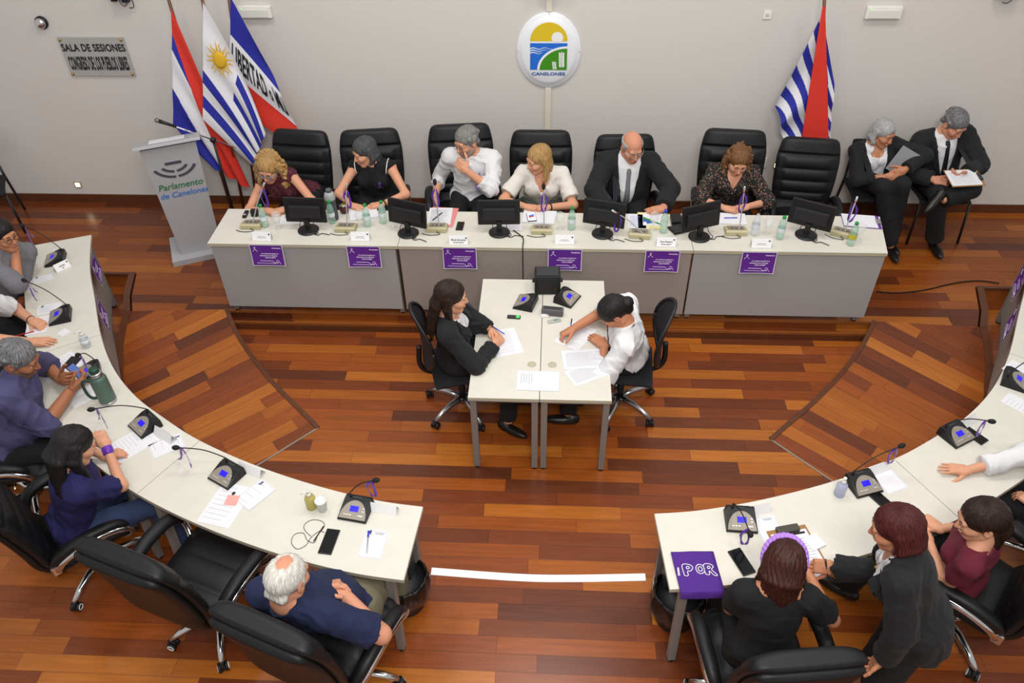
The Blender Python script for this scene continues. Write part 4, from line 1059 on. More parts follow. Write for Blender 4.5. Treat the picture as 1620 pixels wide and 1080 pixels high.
                if style == 'curly':
                    for _ in range(230):
                        a = math.pi*rs.uniform(.07, .93); t = rs.uniform(-.35, 1); x = math.cos(a)*.088*(1+wide*(t > -.1)); y = -math.sin(a)*.094*(1+wide*.6)
                        p = T(x, y, .03)+dn*max(0, t)*(length+.07)*S+R@NP([0, 0, max(0, -t)*.2*S])+np.clip(rs.normal(size=3), -1, 1)*.009
                        f.ell(p, NP([.013, .013, .012])*S*vol*rs.uniform(.7, 1.25), R, .005)
            if style == 'back':       # smooth hair swept behind the ears to the nape and down the back
                f.cone(T(0, -.07, .0), T(0, -.085, -.07), .06*S, .05*S, .03)
                e2 = T(0, -.095, -.07)+dn*length*S; f.cone(T(0, -.085, -.06), e2, .050*S, .034*S, .02)
                f.ell(T(.0, -.10, -.06), NP([.062, .03, .06])*S, R, .02)
            if style == 'bun':
                f.cone(T(0, -.07, .0), T(0, -.08, -.04), .055*S, .04*S, .03); f.ell(T(0, -.118, -.005), NP([.042, .036, .040])*S, R, .008)
                f.cone(T(.02, -.10, -.03), T(.045, -.085, -.09), .014*S, .006*S, .01)
        ph = rs.uniform(0, 6, 6)
        def disp(P):
            q = (P-C)@R/S; a = np.arctan2(q[:, 0], -q[:, 1]+.02); z = q[:, 2]
            o = np.sin(a*34+6*np.sin(z*22+ph[0])+ph[1])*.6+np.sin(a*57+9*np.sin(z*13+ph[2])+ph[3])*.4+.5*np.sin(q[:, 0]*190+5*np.sin(q[:, 1]*30))*(z > .07)
            return strands*o
        v, q = f.mesh(h, disp)
        o = mesh_obj('hair', v, q, [m], s.root, inv=s.inv)
        l = (v-C)@R/S; a = np.arctan2(l[:, 0], -l[:, 1]-.02)/(2*math.pi); t = np.hypot(np.hypot(l[:, 0], l[:, 1]+.02), l[:, 2]-.12)
        lu = q.ravel(); U = a[lu].reshape(-1, 4); U = np.where(U-U[:, :1] > .5, U-1, np.where(U-U[:, :1] < -.5, U+1, U))
        uv = o.data.uv_layers.new(name='strand')
        if len(uv.data) == len(lu): uv.data.foreach_set('uv', np.stack([U.ravel(), t[lu]*6], 1).astype(np.float32).ravel())
        return o
    # ------------------------------------------------------------- clothes
    def garment(s, name, m, g=.010, sleeve=.55, neck='round', open_=None, hem=None, fold=.007, h=.0095, seed=3, hips=True, slack=.008, depth=.0, sleeves=(1, -1), freq=30, skirt=0, ndrop=.0):
        f = Field(); s.torso(f, g, hips=hips)
        if sleeve > 0: s.arms_f(f, g+.004, sleeve, slack=slack, sides=sleeves)
        S = s.S
        if skirt:
            R = np.stack([s.r, s.f, s.u], 1); f.ell(s.P-s.u*.06*S, NP([.168*s.bulk+g, .125*s.bulk+g, .14+skirt])*S, R, .05)
        T = lambda x, y, z: s.N+(s.r*x+s.f*y+s.u*z)*S
        nk = .052 if s.fem else .058
        if neck == 'round': f.cone(T(0, -.005, -.02+ndrop), T(0, .012, .14), (nk+.004)*S, (nk+.02)*S, .012, 'd'); f.ell(T(0, .065, -.035-depth), NP([.055, .05, .04+depth*.6])*S, np.stack([s.r, s.f, s.u], 1), .015, 'd') if depth > 0 else None
        elif neck == 'wide': f.cone(T(-.05, .0, .0), T(.05, .0, .0), .055*S, .055*S, .015, 'd'); f.ell(T(0, .03, .04), NP([.10, .10, .06])*S, np.stack([s.r, s.f, s.u], 1), .02, 'd')
        elif neck == 'v':
            f.cone(T(0, -.005, -.005), T(0, .012, .14), (nk+.004)*S, (nk+.02)*S, .012, 'd')
            s.wedge(f, .058, .05+depth)
        elif neck == 'collar': f.cone(T(0, -.002, .0), T(0, .012, .14), (nk+.002)*S, (nk+.012)*S, .008, 'd')
        if open_:       # jacket front: V from the shoulders to the button; (half width at the top, length)
            w, ln = open_; R = np.stack([s.r, s.f, s.u], 1)
            f.cone(T(0, -.005, -.015), T(0, .012, .14), (nk+.012)*S, (nk+.025)*S, .010, 'd')
            s.wedge(f, w, ln)
        if hem is not None: f.half(s.P+s.u*hem*S, -s.u)
        if name in ('polo_shirt', 'shirt') or neck == 'collar':
            ring = [T(math.cos(a)*(nk+.007), math.sin(a)*(nk+.010)+.004, .012-.022*math.sin(a)) for a in np.linspace(math.pi*.56, math.pi*2.44, 19)]
            for a, b in zip(ring, ring[1:]): f.cone(a, b, .0085*S, .0085*S, .006); f.cone(a+s.u*.018*S, b+s.u*.018*S, .0060*S, .0060*S, .006)
            for sg in (1, -1): f.cone(T(sg*.018, nk+.008, -.010), T(sg*.040, nk+.016, -.045), .010*S, .004*S, .006)
        v, q = f.mesh(h, folds(seed, fold, freq) if fold else None)
        return mesh_obj(name, v, q, [m], s.root, inv=s.inv)
    def lapels(s, m, w=.06, ln=.26):
        b = MB()
        for sg in (1, -1):
            vs = []; n = 11
            for i in range(n):
                t = .06+.9*i/(n-1); z = -ln*t; xi = w*max(0, 1-t)**.8; wid = .058*min(1, (t+.1)*2.2)*(1 if t < .42 else max(.12, 1-(t-.42)*1.5))
                a_ = s.skinpt(sg*(xi+.010), z, .006); c_ = s.skinpt(sg*(xi+.010+wid), z+.012, .007)
                vs += [a_, c_]
            fs = [(2*i, 2*i+1, 2*i+3, 2*i+2) for i in range(n-1)]
            d = s.inv.to_3x3() @ Vector(s.f*.004); k = len(vs); vs += [p+d for p in vs]
            fs = [f for f in fs]+[tuple(q+k for q in f) for f in fs]+[(2*i, 2*i+2, 2*i+2+k, 2*i+k) for i in range(n-1)]+[(2*i+1, 2*i+3, 2*i+3+k, 2*i+1+k) for i in range(n-1)]+[(0, 1, 1+k, k), (2*n-2, 2*n-1, 2*n-1+k, 2*n-2+k)]
            b.add(vs, fs, m, False)
            b.build('lapel', None, s.root); b = MB()
    def pants(s, m, t=1.93, g=.012, fold=.005, name='trousers', seed=5):
        f = Field(); S = s.S; R = np.stack([s.r, s.f, s.u], 1)
        f.ell(s.P+s.u*.0*S, NP([.168*s.bulk*(1.03 if s.fem else 1)+g, .118*s.bulk+g, .12])*S, R, .05); s.legs_f(f, g, t=t, hem=.014)
        v, q = f.mesh(.011, folds(seed, fold, 26)); return mesh_obj(name, v, q, [m], s.root, inv=s.inv)
    def pin(s, x, z, m, size=1.0, y=None):   # small ribbon loop pinned to the chest
        b = MB(); T = lambda a, d, c: s.skinpt(x+a, z+c, .004+d)
        pts = spline([T(-.012*size, 0, -.03*size), T(0, .003, -.004), T(.008*size, .003, .014*size), T(0, .004, .024*size), T(-.008*size, .003, .014*size), T(0, .003, -.004), T(.012*size, 0, -.03*size)], 4)
        return b.tube(pts, .0046*size, m, 6, flat=.6).build('ribbon_pin', None, s.root)
    def glasses(s, m, rim=.0016):
        b = MB(); S = s.hs; T = lambda *p: s.inv @ Vector(s.C+s.R@(NP(p)*S))
        for sx in (-1, 1):
            pts = [T(sx*.032+.020*math.cos(a)*1.05, .104-.010*abs(math.cos(a)), -.002+.0155*math.sin(a)) for a in np.linspace(0, 2*math.pi, 19)]
            b.tube(pts, rim, m, 6)
            b.tube([T(sx*.052, .095, .003), T(sx*.079, .05, .006), T(sx*.083, -.01, .006)], rim, m, 6)
        b.tube([T(-.012, .104, .003), T(0, .108, .005), T(.012, .104, .003)], rim, m, 6)
        return b.build('glasses', None, s.root)
# ================================================================== people
C_black = mat('black_suit_cloth', (19, 19, 22), .85, bump=(.25, 420), sheen=.03)
C_trou = mat('black_trouser_cloth', (16, 16, 19), .88, bump=(.2, 420))
C_white = mat('white_shirt_cloth', (212, 212, 215), .8, bump=(.15, 300))
C_cream = mat('cream_knit', (212, 208, 200), .88, bump=(.3, 260))
C_shoe = mat('black_shoe_leather', (20, 19, 19), .35)
C_navy = mat('navy_cotton', (26, 22, 74), .88, bump=(.25, 300))
C_polo = mat('navy_polo', (24, 32, 66), .88, bump=(.25, 320))
C_purp = mat('dusty_purple_shirt', (70, 68, 106), .82, bump=(.25, 300))
C_khaki = mat('khaki_cotton', (104, 98, 76), .88, bump=(.25, 300))
C_jean = mat('blue_denim', (44, 58, 92), .88, bump=(.3, 400))
C_burg = mat('burgundy_knit', (98, 24, 44), .85, bump=(.25, 300))
C_greys = mat('grey_cotton', (112, 112, 118), .85, bump=(.2, 300))
C_blackt = mat('black_tshirt', (16, 16, 18), .9, bump=(.2, 300))
C_tie = mat('grey_tie', (112, 114, 122), .6, bump=(.2, 500)); C_btie = mat('black_tie', (20, 20, 24), .6)
GOLD = mat('gold', (205, 160, 70), .25, 1); WATCH = mat('black_wristband', (26, 26, 28), .5)
def pattern_mat(name, base, dots, scale, size):
    m = mat(name, base, .85, bump=(.25, 300)); nt = m.node_tree; b = nt.nodes['Principled BSDF']; N = nt.nodes.new; K = nt.links.new
    tc = N('ShaderNodeTexCoord'); v = N('ShaderNodeTexVoronoi'); v.inputs['Scale'].default_value = scale; K(tc.outputs['Object'], v.inputs['Vector'])
    lt = N('ShaderNodeMath'); lt.operation = 'LESS_THAN'; lt.inputs[1].default_value = size; K(v.outputs['Distance'], lt.inputs[0])
    sp = N('ShaderNodeSeparateXYZ'); K(v.outputs['Color'], sp.inputs[0]); r = N('ShaderNodeValToRGB'); r.color_ramp.interpolation = 'CONSTANT'
    e = r.color_ramp.elements; e[0].position = 0; e[0].color = (*lin(dots[0]), 1); e[1].position = 1/len(dots); e[1].color = (*lin(dots[1]), 1)
    for i, c in enumerate(dots[2:]): q = e.new((i+2)/len(dots)); q.color = (*lin(c), 1)
    K(sp.outputs[0], r.inputs[0]); mx = N('ShaderNodeMixRGB'); K(lt.outputs[0], mx.inputs[0]); mx.inputs[1].default_value = (*lin(base), 1); K(r.outputs[0], mx.inputs[2]); K(mx.outputs[0], b.inputs['Base Color'])
    return m
C_floral = pattern_mat('floral_print', (24, 23, 26), [(24, 23, 26), (150, 96, 84), (128, 112, 98), (24, 23, 26), (130, 112, 64), (96, 52, 52)], 72, .40)
C_lace = pattern_mat('maroon_lace', (74, 22, 38), [(112, 62, 66), (74, 22, 38), (128, 78, 76), (60, 16, 30)], 70, .34)
def band(p, at_, m, name, r=.031, w=.012, t=1.0):     # bracelet round a wrist: at_ = (side, how far along the forearm)
    e, w_ = p.arm[at_[0]][1], p.arm[at_[0]][2]; c = e+(w_-e)*at_[1]; d = nrm(w_-e)
    q = p.inv @ Vector(c-d*w*.5); s = p.inv @ Vector(c+d*w*.5)
    b = MB(); x, y, z = frame(s-q); n = 16; pr = [(r, 0), (r+.003, w*.15), (r+.003, w*.85), (r, w)]
    X = Matrix((( *[x[0]], y[0], z[0], q[0]), (x[1], y[1], z[1], q[1]), (x[2], y[2], z[2], q[2]), (0, 0, 0, 1)))
    return b.lathe(pr, m, 18, X).build(name, None, p.root)
def tie(p, m, ln=.40, w=.036):
    b = MB(); vs = []; n = 15
    for i in range(n):
        t = i/(n-1); z = -.022-ln*t; wd = (.015 if i == 0 else .021 if i == 1 else .014+(w-.014)*t); wd = wd if i < n-1 else .004
        for sx, dy in ((-1, .004), (0, .010), (1, .004)): vs.append(p.skinpt(sx*wd*.9, z, dy))
    fs = []
    for i in range(n-1):
        for k in (0, 1): a = 3*i+k; fs.append((a, a+1, a+4, a+3))
    m_ = len(vs); dd = p.inv.to_3x3() @ Vector(-p.f*.008); vs += [v+dd for v in vs]; fs += [tuple(q+m_ for q in reversed(f)) for f in fs]
    for i in range(n-1): fs += [(3*i, 3*i+3, 3*i+3+m_, 3*i+m_), (3*i+2, 3*i+2+m_, 3*i+5+m_, 3*i+5)]
    b.add(vs, fs, m, True); return b.build('tie', None, p.root)
def necklace(p, m, drop=.09, y=.09, pend=.006):
    b = MB(); T = lambda a, c: p.skinpt(a, c, .005)
    q = lambda a, d, c: p.inv @ Vector(p.N+(p.r*a+p.f*d+p.u*c)*p.S)
    pts = spline([q(-.055, -.01, .03), q(-.047, .04, .0), T(-.018, -drop*.75), T(0, -drop), T(.018, -drop*.75), q(.047, .04, .0), q(.055, -.01, .03)], 5)
    b.tube(pts, .0015, m, 5); b.ball(T(0, -drop-.010), pend, m, n=8); return b.build('necklace', None, p.root)
S0 = 1.05
TZ = HD+.74+.027; DZ = .74+.027
def seat(x, y, z): return (x, y, z)
def legs_fwd(x, y, floor, h, spread=.11, fwd=.42, shank=.06):
    f = NP([-math.sin(h), math.cos(h), 0]); r = NP([math.cos(h), math.sin(h), 0]); P = NP([x, y, 0]); o = {}
    for q in (1, -1):
        k = P+f*fwd+r*q*spread; k[2] = floor+.53; a = P+f*(fwd+shank)+r*q*spread; a[2] = floor+.085
        o[q] = dict(k=k, a=a, toe=f)
    return o
PZ = HD+.57
people = []
def W(px, py, z): return NP(at(px, py, z))
def HY(px, py, Y): return NP(aty(px, py, Y))

# 1 -- curly blonde woman in maroon lace
h = PI-.18
p = Person('person in a maroon lace top with curly blonde hair leaning over the table, blue glasses', h, (-2.29, 6.33, PZ), HY(425, 266, 6.02), (PI-.12, -.38, .12),
           {1: dict(w=W(424, 333, TZ), h=(-.9, -.1, -.5), d=(.8, -.35, 0), curl=.5), -1: dict(w=W(450, 331, TZ), h=(.9, .1, -.4), d=(-.8, -.45, 0), curl=.5)}, legs_fwd(-2.29, 6.33, HD, h), HD, S0, True, 1.0, skin='light')
p.build_body(brow=HR['brown']); p.hair(HR['blonde'], 'curly', 4, 1.15, .11, strands=.003, wide=.38)
p.garment('lace_top', C_lace, .008, 0, 'round', ndrop=.025, hem=-.06); p.pants(C_trou); p.shoes(C_shoe)
p.glasses(mat('blue_frames', (70, 110, 140), .3), .0022); p.pin(-.06, -.16, M_ribbon, 1.2, .125); people.append(p)
# 2 -- dark grey hair, sleeveless black top
h = PI-.05
p = Person('person in a sleeveless black top with white piping and dark grey bobbed hair', h, (-1.60, 6.36, PZ), HY(577, 240, 6.24), (PI-.95, -.25, -.06),
           {1: dict(w=W(556, 325, TZ), h=(-.9, .2, -.4), d=(.7, -.3, -.02), curl=.3), -1: dict(w=W(604, 323, TZ), h=(.9, .1, -.4), d=(-.85, -.3, -.02), curl=.3)}, legs_fwd(-1.6, 6.36, HD, h), HD, S0, True, 1.02, skin='light')
p.build_body(brow=HR['dkgrey']); p.hair(HR['dkgrey'], 'bob', 5, 1.0, .05)
p.garment('sleeveless_top', C_blackt, .009, 0, 'round', hem=-.06, ndrop=.012)
b = MB(); T = lambda a, d, c: p.inv @ Vector(p.N+(p.r*a+p.f*d+p.u*c)*p.S)
b.tube([T(math.cos(a)*.068, .012+math.sin(a)*.062, .012-.030*math.sin(a)) for a in np.linspace(0, 2*math.pi, 25)], .005, M_pwhite, 6); b.build('neck_piping', None, p.root)
for q in (1, -1):
    c = p.Sh[q]-p.r*q*.012*p.S; b = MB()
    b.tube([p.inv @ Vector(c+(p.f*math.cos(a)*.072+p.u*math.sin(a)*.068+p.r*q*(-.014+.012*math.sin(a)))*p.S) for a in np.linspace(-.3, math.pi+.3, 17)], .0045, M_pwhite, 6); b.build('armhole_piping', None, p.root)
p.pants(C_trou); p.shoes(C_shoe); p.pin(-.075, -.11, M_ribbon, 1.1, .13); band(p, (-1, .92), WATCH, 'wristwatch'); people.append(p)
# 3 -- grey curly man, white shirt, hand on chin
h = PI-.02
p = Person('person in a white button shirt with grey curly hair resting the chin on one hand', h, (-.74, 6.38, PZ), HY(738, 224, 6.30), (PI-.75, -.22, -.10),
           {1: dict(w=HY(688, 312, 6.20), h=(-.5, .6, -1), d=(0, -.25, -.9), n=(1, 0, 0), curl=.25), -1: dict(w=HY(738, 270, 6.06), h=(1, -.25, -1.0), d=(-.55, .25, .45), n=(-.3, .9, .2), curl=.75)}, legs_fwd(-.74, 6.38, HD, h), HD, S0*1.03, False, 1.0, skin='light')
p.build_body(brow=HR['grey'], beard=mat('grey_stubble', (150, 128, 116), .7)); p.hair(HR['grey'], 'wavy', 6, 1.05)
p.garment('shirt', C_white, .013, 1.45, 'collar', hem=-.20, fold=.010, slack=.012, skirt=.06); p.pants(C_trou); p.shoes(C_shoe); p.glasses(M_dark, .0018)
b = MB(); [b.ball(p.skinpt(0, -.06-.07*i, .001), .0045, M_paper, n=6) for i in range(5)]; b.build('shirt_buttons', None, p.root)
p.pin(-.075, -.12, M_ribbon, 1.0, .135); people.append(p)
# 4 -- blonde woman, white v-neck
h = PI-.03
p = Person('person in a white v-neck top with wavy blonde hair, hands clasped on the table', h, (-.09, 6.34, PZ), HY(852, 252, 6.16), (PI-1.0, -.20, .05),
           {1: dict(w=W(832, 327, TZ), h=(-1, .3, -.35), d=(.9, -.2, 0), curl=.6), -1: dict(w=W(866, 328, TZ), h=(1, .3, -.35), d=(-.9, -.2, .02), curl=.6)}, legs_fwd(-.09, 6.34, HD, h), HD, S0, True, 1.12, skin='light', shw=.165)
p.build_body(brow=HR['brown']); p.hair(HR['blonde'], 'long', 8, 1.0, .12)
p.garment('tshirt', C_cream, .012, .78, 'v', hem=-.09, depth=.07, slack=.018); p.pants(mat('grey_green_trousers', (92, 96, 88), .9)); p.shoes(C_shoe)
necklace(p, M_alum, .15, .10); band(p, (-1, .9), WATCH, 'bracelet'); people.append(p)
# 5 -- bald man, black suit
h = PI+.02
p = Person('person in a black suit and grey tie, bald with glasses', h, (.66, 6.40, PZ), HY(1000, 233, 6.30), (PI+.30, -.30, 0),
           {1: dict(w=W(962, 331, TZ), h=(-1, .3, -.3), d=(.5, -.8, 0)), -1: dict(w=W(1049, 329, TZ), h=(1, .4, -.3), d=(-.75, -.35, 0), curl=.45)}, legs_fwd(.66, 6.40, HD, h), HD, S0*1.06, False, 1.10, .45, skin='pink')
p.build_body(brow=HR['silver']); p.hair(HR['silver'], 'fringe', 3, 1, strands=.001)
p.garment('shirt', C_white, .010, 0, 'collar', hem=-.05, fold=.003); p.garment('suit_jacket', C_black, .024, 1.93, None, (.088, .44), hem=-.12, fold=.005, slack=.012)
tie(p, C_tie, .46); p.lapels(C_black, .088, .40); p.pants(C_trou); p.shoes(C_shoe); p.glasses(M_alum, .0016)
p.pin(.115, -.13, M_ribbon, .9, .135); b = MB(); b.box((0, 0, 0), (.014, .014, .004), GOLD, Matrix.Translation(p.skinpt(-.115, -.11, .004)) @ Matrix.Rotation(PI/2, 4, 'X') @ Matrix.Rotation(.78, 4, 'Z')); b.build('lapel_badge', None, p.root); people.append(p)
# 6 -- floral blouse
h = PI-.02
p = Person('person in a dark floral blouse with wavy brown hair looking down', h, (1.58, 6.36, PZ), HY(1168, 254, 6.22), (PI+.02, -.42, .08),
           {1: dict(w=W(1146, 329, TZ), h=(-1, .3, -.4), d=(.85, -.3, 0), curl=.45), -1: dict(w=W(1182, 327, TZ), h=(1, .3, -.4), d=(-.85, -.3, 0), curl=.45)}, legs_fwd(1.58, 6.36, HD, h), HD, S0, True, 1.08, skin='light')
p.build_body(brow=HR['dkbrown']); p.hair(HR['brown'], 'curly', 9, .98, .09, wide=.16)
p.garment('floral_blouse', C_floral, .014, 1.35, 'v', hem=-.09, depth=.05, slack=.018); p.pants(C_trou); p.shoes(C_shoe); necklace(p, M_alum, .12, .10); people.append(p)
# 7 -- grey haired woman by the wall
h = PI-.06
fl_ = {1: dict(k=NP(aty(1398, 296, 6.42)), a=NP(at(1409, 391, HD+.085)), toe=(0, -1, 0)), -1: dict(k=NP(aty(1427, 292, 6.42)), a=NP(at(1408, 380, HD+.10)), toe=(.2, -1, 0))}
p = Person('grey haired person in a black trouser suit and white top seated by the wall', h, (3.07, 6.84, HD+.53), HY(1397, 211, 6.80), (PI+.55, -.18, .05),
           {1: dict(w=HY(1404, 279, 6.50), h=(-1, .2, -.6), d=(.75, -.2, .1), n=(0, .9, -.3), curl=.7), -1: dict(w=HY(1432, 268, 6.50), h=(1, .35, .2), d=(-.7, -.1, -.4), n=(0, .9, -.3), curl=.6)}, fl_, HD, S0*.98, True, .98, skin='tan')
p.build_body(brow=HR['grey']); p.hair(HR['silver'], 'bob', 12, .9, .035)
p.garment('tshirt', C_white, .008, 0, 'round', hem=-.06, depth=.01); p.garment('jacket', C_black, .020, 1.93, None, (.085, .42), hem=-.10, slack=.014); p.lapels(C_black, .085, .38)
p.pants(C_trou, g=.02); p.shoes(C_shoe, r=.036); necklace(p, M_alum, .12, .095); people.append(p)
# 8 -- man by the wall, legs crossed, clipboard
h = PI+.04
kr = NP(aty(1478, 318, 6.42)); kl = NP(aty(1536, 300, 6.36))
fl_ = {1: dict(k=NP(aty(1484, 306, 6.40)), a=NP(at(1478, 383, HD+.09)), toe=(0, -1, 0)), -1: dict(k=kl, a=NP(aty(1490, 316, 6.28)), toe=(-.45, -.3, -.55))}
p = Person('person in a black suit with crossed legs reading papers by the rear wall', h, (3.64, 6.86, HD+.53), HY(1510, 196, 6.78), (PI+.45, -.50, .0),
           {1: dict(w=HY(1478, 284, 6.48), h=(-1, .2, -.6), d=(.85, -.3, -.1), n=(0, .5, -.8), curl=.6), -1: dict(w=HY(1526, 274, 6.46), h=(1, .2, -.5), d=(-.7, -.3, 0), n=(0, .4, .9), curl=.5)}, fl_, HD, S0*1.05, False, 1.0, skin='pink')
p.build_body(brow=HR['saltpepper']); p.hair(HR['saltpepper'], 'wavy', 14, .9)
p.garment('shirt', C_white, .009, 0, 'collar', hem=-.05); p.garment('suit_jacket', C_black, .022, 1.93, None, (.085, .42), hem=-.11, slack=.014); tie(p, C_btie, .40, .03); p.lapels(C_black, .085, .38); p.pants(C_trou, g=.02); p.shoes(C_shoe); people.append(p)
# 9 -- woman in a black blazer at the small desk
h = -PI/2+.12
p = Person('person in a black blazer with long dark hair holding a pen at the small desk', h, (-.70, 4.36, .56), W(714, 470, 1.20), (-PI/2+.10, -.10, 0),
           {1: dict(w=W(782, 544, DZ+.01), h=(-.2, -1, -.3), d=(.5, .85, .05), n=(-.6, .5, -.6), curl=.75), -1: dict(w=W(778, 522, DZ+.03), h=(-.3, .8, -.5), d=(.6, -.75, .05), n=(-.3, -.7, -.6), curl=.75)}, 
           {1: dict(k=(-.28, 4.24, .56), a=(-.30, 4.12, .085), toe=(.8, -.5, 0)), -1: dict(k=(-.28, 4.48, .56), a=(-.22, 4.42, .085), toe=(1, 0, 0))}, 0, S0*.98, True, .95, skin='light')
p.build_body(brow=HR['dkbrown']); p.hair(HR['dkbrown'], 'long', 15, .95, .26)
p.garment('tshirt', C_white, .008, 0, 'v', hem=-.06, depth=.02); p.garment('jacket', C_black, .018, 1.9, None, (.07, .36), hem=-.12, slack=.014); p.lapels(C_black, .07, .33); p.pants(C_trou); p.shoes(C_shoe); people.append(p)
# 10 -- person writing, white short sleeved shirt
h = PI/2-.10
p = Person('person in a short sleeved white shirt, dark hair tied back, writing at small desk', h, (.60, 4.42, .56), W(972, 494, 1.08), (PI/2+.05, -.85, 0),
           {1: dict(w=W(908, 519, DZ+.03), h=(.3, .9, -.4), d=(-.75, -.35, -.25), n=(0, -.5, -.8), curl=.65, thumb=.8), -1: dict(w=W(956, 546, DZ), h=(-.2, -1, -.8), d=(-.62, .75, 0), curl=.2)},
           {1: dict(k=(.14, 4.55, .56), a=(.12, 4.50, .085), toe=(-1, 0, 0)), -1: dict(k=(.14, 4.30, .56), a=(.16, 4.22, .085), toe=(-1, 0, 0))}, 0, S0, False, 1.0, skin='tan', shw=.17)
p.build_body(brow=HR['black']); p.hair(HR['black'], 'bun', 16, 1.0)
p.garment('shirt', C_white, .014, .85, 'collar', hem=-.08, fold=.010, slack=.024); p.pants(C_trou); p.shoes(C_shoe); people.append(p)
# 11 -- man top left, hand on chin
h = -PI/2-.35
p = Person('person in a grey shirt and glasses, chin on hand, at the far left', h, (-4.50, 4.72, .56), W(4, 372, 1.22), (-PI/2-.35, -.10, 0),
           {1: dict(w=W(24, 398, 1.06), h=(.4, -.8, -1), d=(-.2, .0, .9), n=(-.9, .2, .2), curl=.8), -1: dict(w=W(50, 408, DZ+.06), h=(-.5, .5, -1), d=(-.1, -.9, .1), n=(-.7, 0, -.6), curl=.3)}, legs_fwd(-4.42, 4.70, 0, h), 0, S0, False, 1.05, skin='tan')
p.build_body(brow=HR['black']); p.hair(HR['black'], 'short', 17, 1.0); p.garment('shirt', C_greys, .014, 1.1, 'collar', hem=-.09, slack=.018); p.pants(C_trou); p.shoes(C_shoe); p.glasses(M_blackp, .002); people.append(p)
# 12 -- white t-shirt, mostly outside on the left
h = -PI/2-.55
p = Person('person in a white t-shirt with a black wristband writing at the left edge', h, (-4.30, 4.08, .56), (-4.16, 4.18, 1.22), (-PI/2-.5, -.3, 0),
           {-1: dict(w=W(52, 508, DZ), h=(-.2, .7, -.6), d=(.75, -.35, -.02), curl=.6), 1: dict(w=W(48, 541, DZ), h=(-.2, -.9, -.3), d=(.95, .1, 0), curl=.15)}, legs_fwd(-4.3, 4.08, 0, h), 0, S0, False, 1.1, skin='light')
p.build_body(brow=HR['grey']); p.hair(HR['grey'], 'short', 18); p.garment('tshirt', C_white, .013, .75, 'round', hem=-.09, slack=.02); p.pants(C_trou); p.shoes(C_shoe); band(p, (-1, .9), WATCH, 'wristband'); people.append(p)
# 13 -- purple shirt man with phone
h = -PI/2+.25
p = Person('person in a dusty purple shirt with grey hair reading a phone at the left desk', h, (-3.60, 3.36, .57), W(30, 567, 1.22), (-PI/2+.10, -.45, 0),
           {-1: dict(w=W(96, 600, DZ+.07), h=(-.2, .7, -.7), d=(.8, -.1, .25), n=(.2, -.6, .5), curl=.6), 1: dict(w=W(112, 617, DZ+.07), h=(-.1, -.9, -.6), d=(.55, .55, .25), n=(-.2, .6, .5), curl=.6)}, legs_fwd(-3.6, 3.36, 0, h), 0, S0*1.06, False, 1.18, .4, skin='brown')
p.build_body(brow=HR['dkgrey'], beard=mat('dark_stubble', (104, 80, 66), .8)); p.hair(HR['saltpepper'], 'wavy', 19, .8); p.garment('shirt', C_purp, .015, 1.15, 'collar', hem=-.10, fold=.010, slack=.016); p.pants(C_trou); p.shoes(C_shoe); people.append(p)
# 14 -- navy blouse, long black hair
h = -PI/4-.15
p = Person('person in a navy blouse with long black hair and a purple wristband', h, (-2.86, 2.76, .56), W(118, 706, 1.20), (-.80, -.46, .08),
           {1: dict(w=W(168, 706, .97), h=(.6, -.8, -.8), d=(-.35, .35, .6), n=(-.5, .6, .2), curl=.8), -1: dict(w=W(166, 722, DZ), h=(-.3, .7, -.6), d=(.7, .3, 0), curl=.4)}, legs_fwd(-2.86, 2.76, 0, h, fwd=.44), 0, S0*.97, True, 1.0, skin='light')
p.build_body(brow=HR['black']); p.hair(HR['black'], 'long', 20, 1.15, .24, wide=.08); p.garment('blouse', C_navy, .016, .8, 'round', hem=-.12, slack=.02, fold=.010); p.pants(C_jean); p.shoes(C_shoe)
band(p, (1, .90), M_ribbon, 'purple_wristband', .029, .05); people.append(p)
# 15 -- white haired man, navy polo
h = -.35
p = Person('person in a navy polo shirt with white hair and folded hands, seen from behind', h, (-1.09, 2.27, .57), W(455, 915, 1.19), (-.40, -.22, 0),
           {1: dict(w=W(545, 940, .93), h=(1, -.5, -.6), d=(-.85, .30, .05), n=(-.2, -.6, -.7), curl=.45), -1: dict(w=W(504, 930, .95), h=(-.9, -.2, -.6), d=(.9, .25, 0), n=(0, -.6, -.7), curl=.45)}, legs_fwd(-1.09, 2.27, 0, -.2, .14, .36, -.05), 0, S0*1.04, False, 1.10, .25, skin='pink')
p.build_body(brow=HR['white']); p.hair(HR['white'], 'balding', 21, 1.0, strands=.003); p.garment('polo_shirt', C_polo, .014, .85, 'collar', hem=-.10, slack=.022); p.pants(C_khaki, g=.016); p.shoes(C_shoe); people.append(p)
# 16 -- lilac headband
h = -.05
p = Person('person in a black top with curly dark hair under a lilac headband, seen from behind', h, (1.13, 2.10, .56), W(1240, 893, 1.16), (-.25, -.55, 0),
           {1: dict(w=W(1278, 905, DZ+.03), h=(.7, -.5, -.8), d=(-.55, .75, 0), curl=.5), -1: dict(w=W(1222, 918, DZ+.03), h=(-.9, -.4, -.5), d=(.5, .8, 0), curl=.5)}, legs_fwd(1.13, 2.10, 0, h), 0, S0, True, .97, skin='tan', shw=.148)
p.build_body(brow=HR['curly']); p.hair(HR['curly'], 'long', 22, .95, .15, strands=.0045); p.garment('top', C_blackt, .014, .62, 'wide', hem=-.14, slack=.02); p.pants(C_trou); p.shoes(C_shoe); band(p, (-1, .35), mat('cream_band', (214, 200, 170), .7), 'wristband', .037, .02)
b = MB(); T = lambda *q: p.inv @ Vector(p.C+p.R@(NP(q)*p.hs))
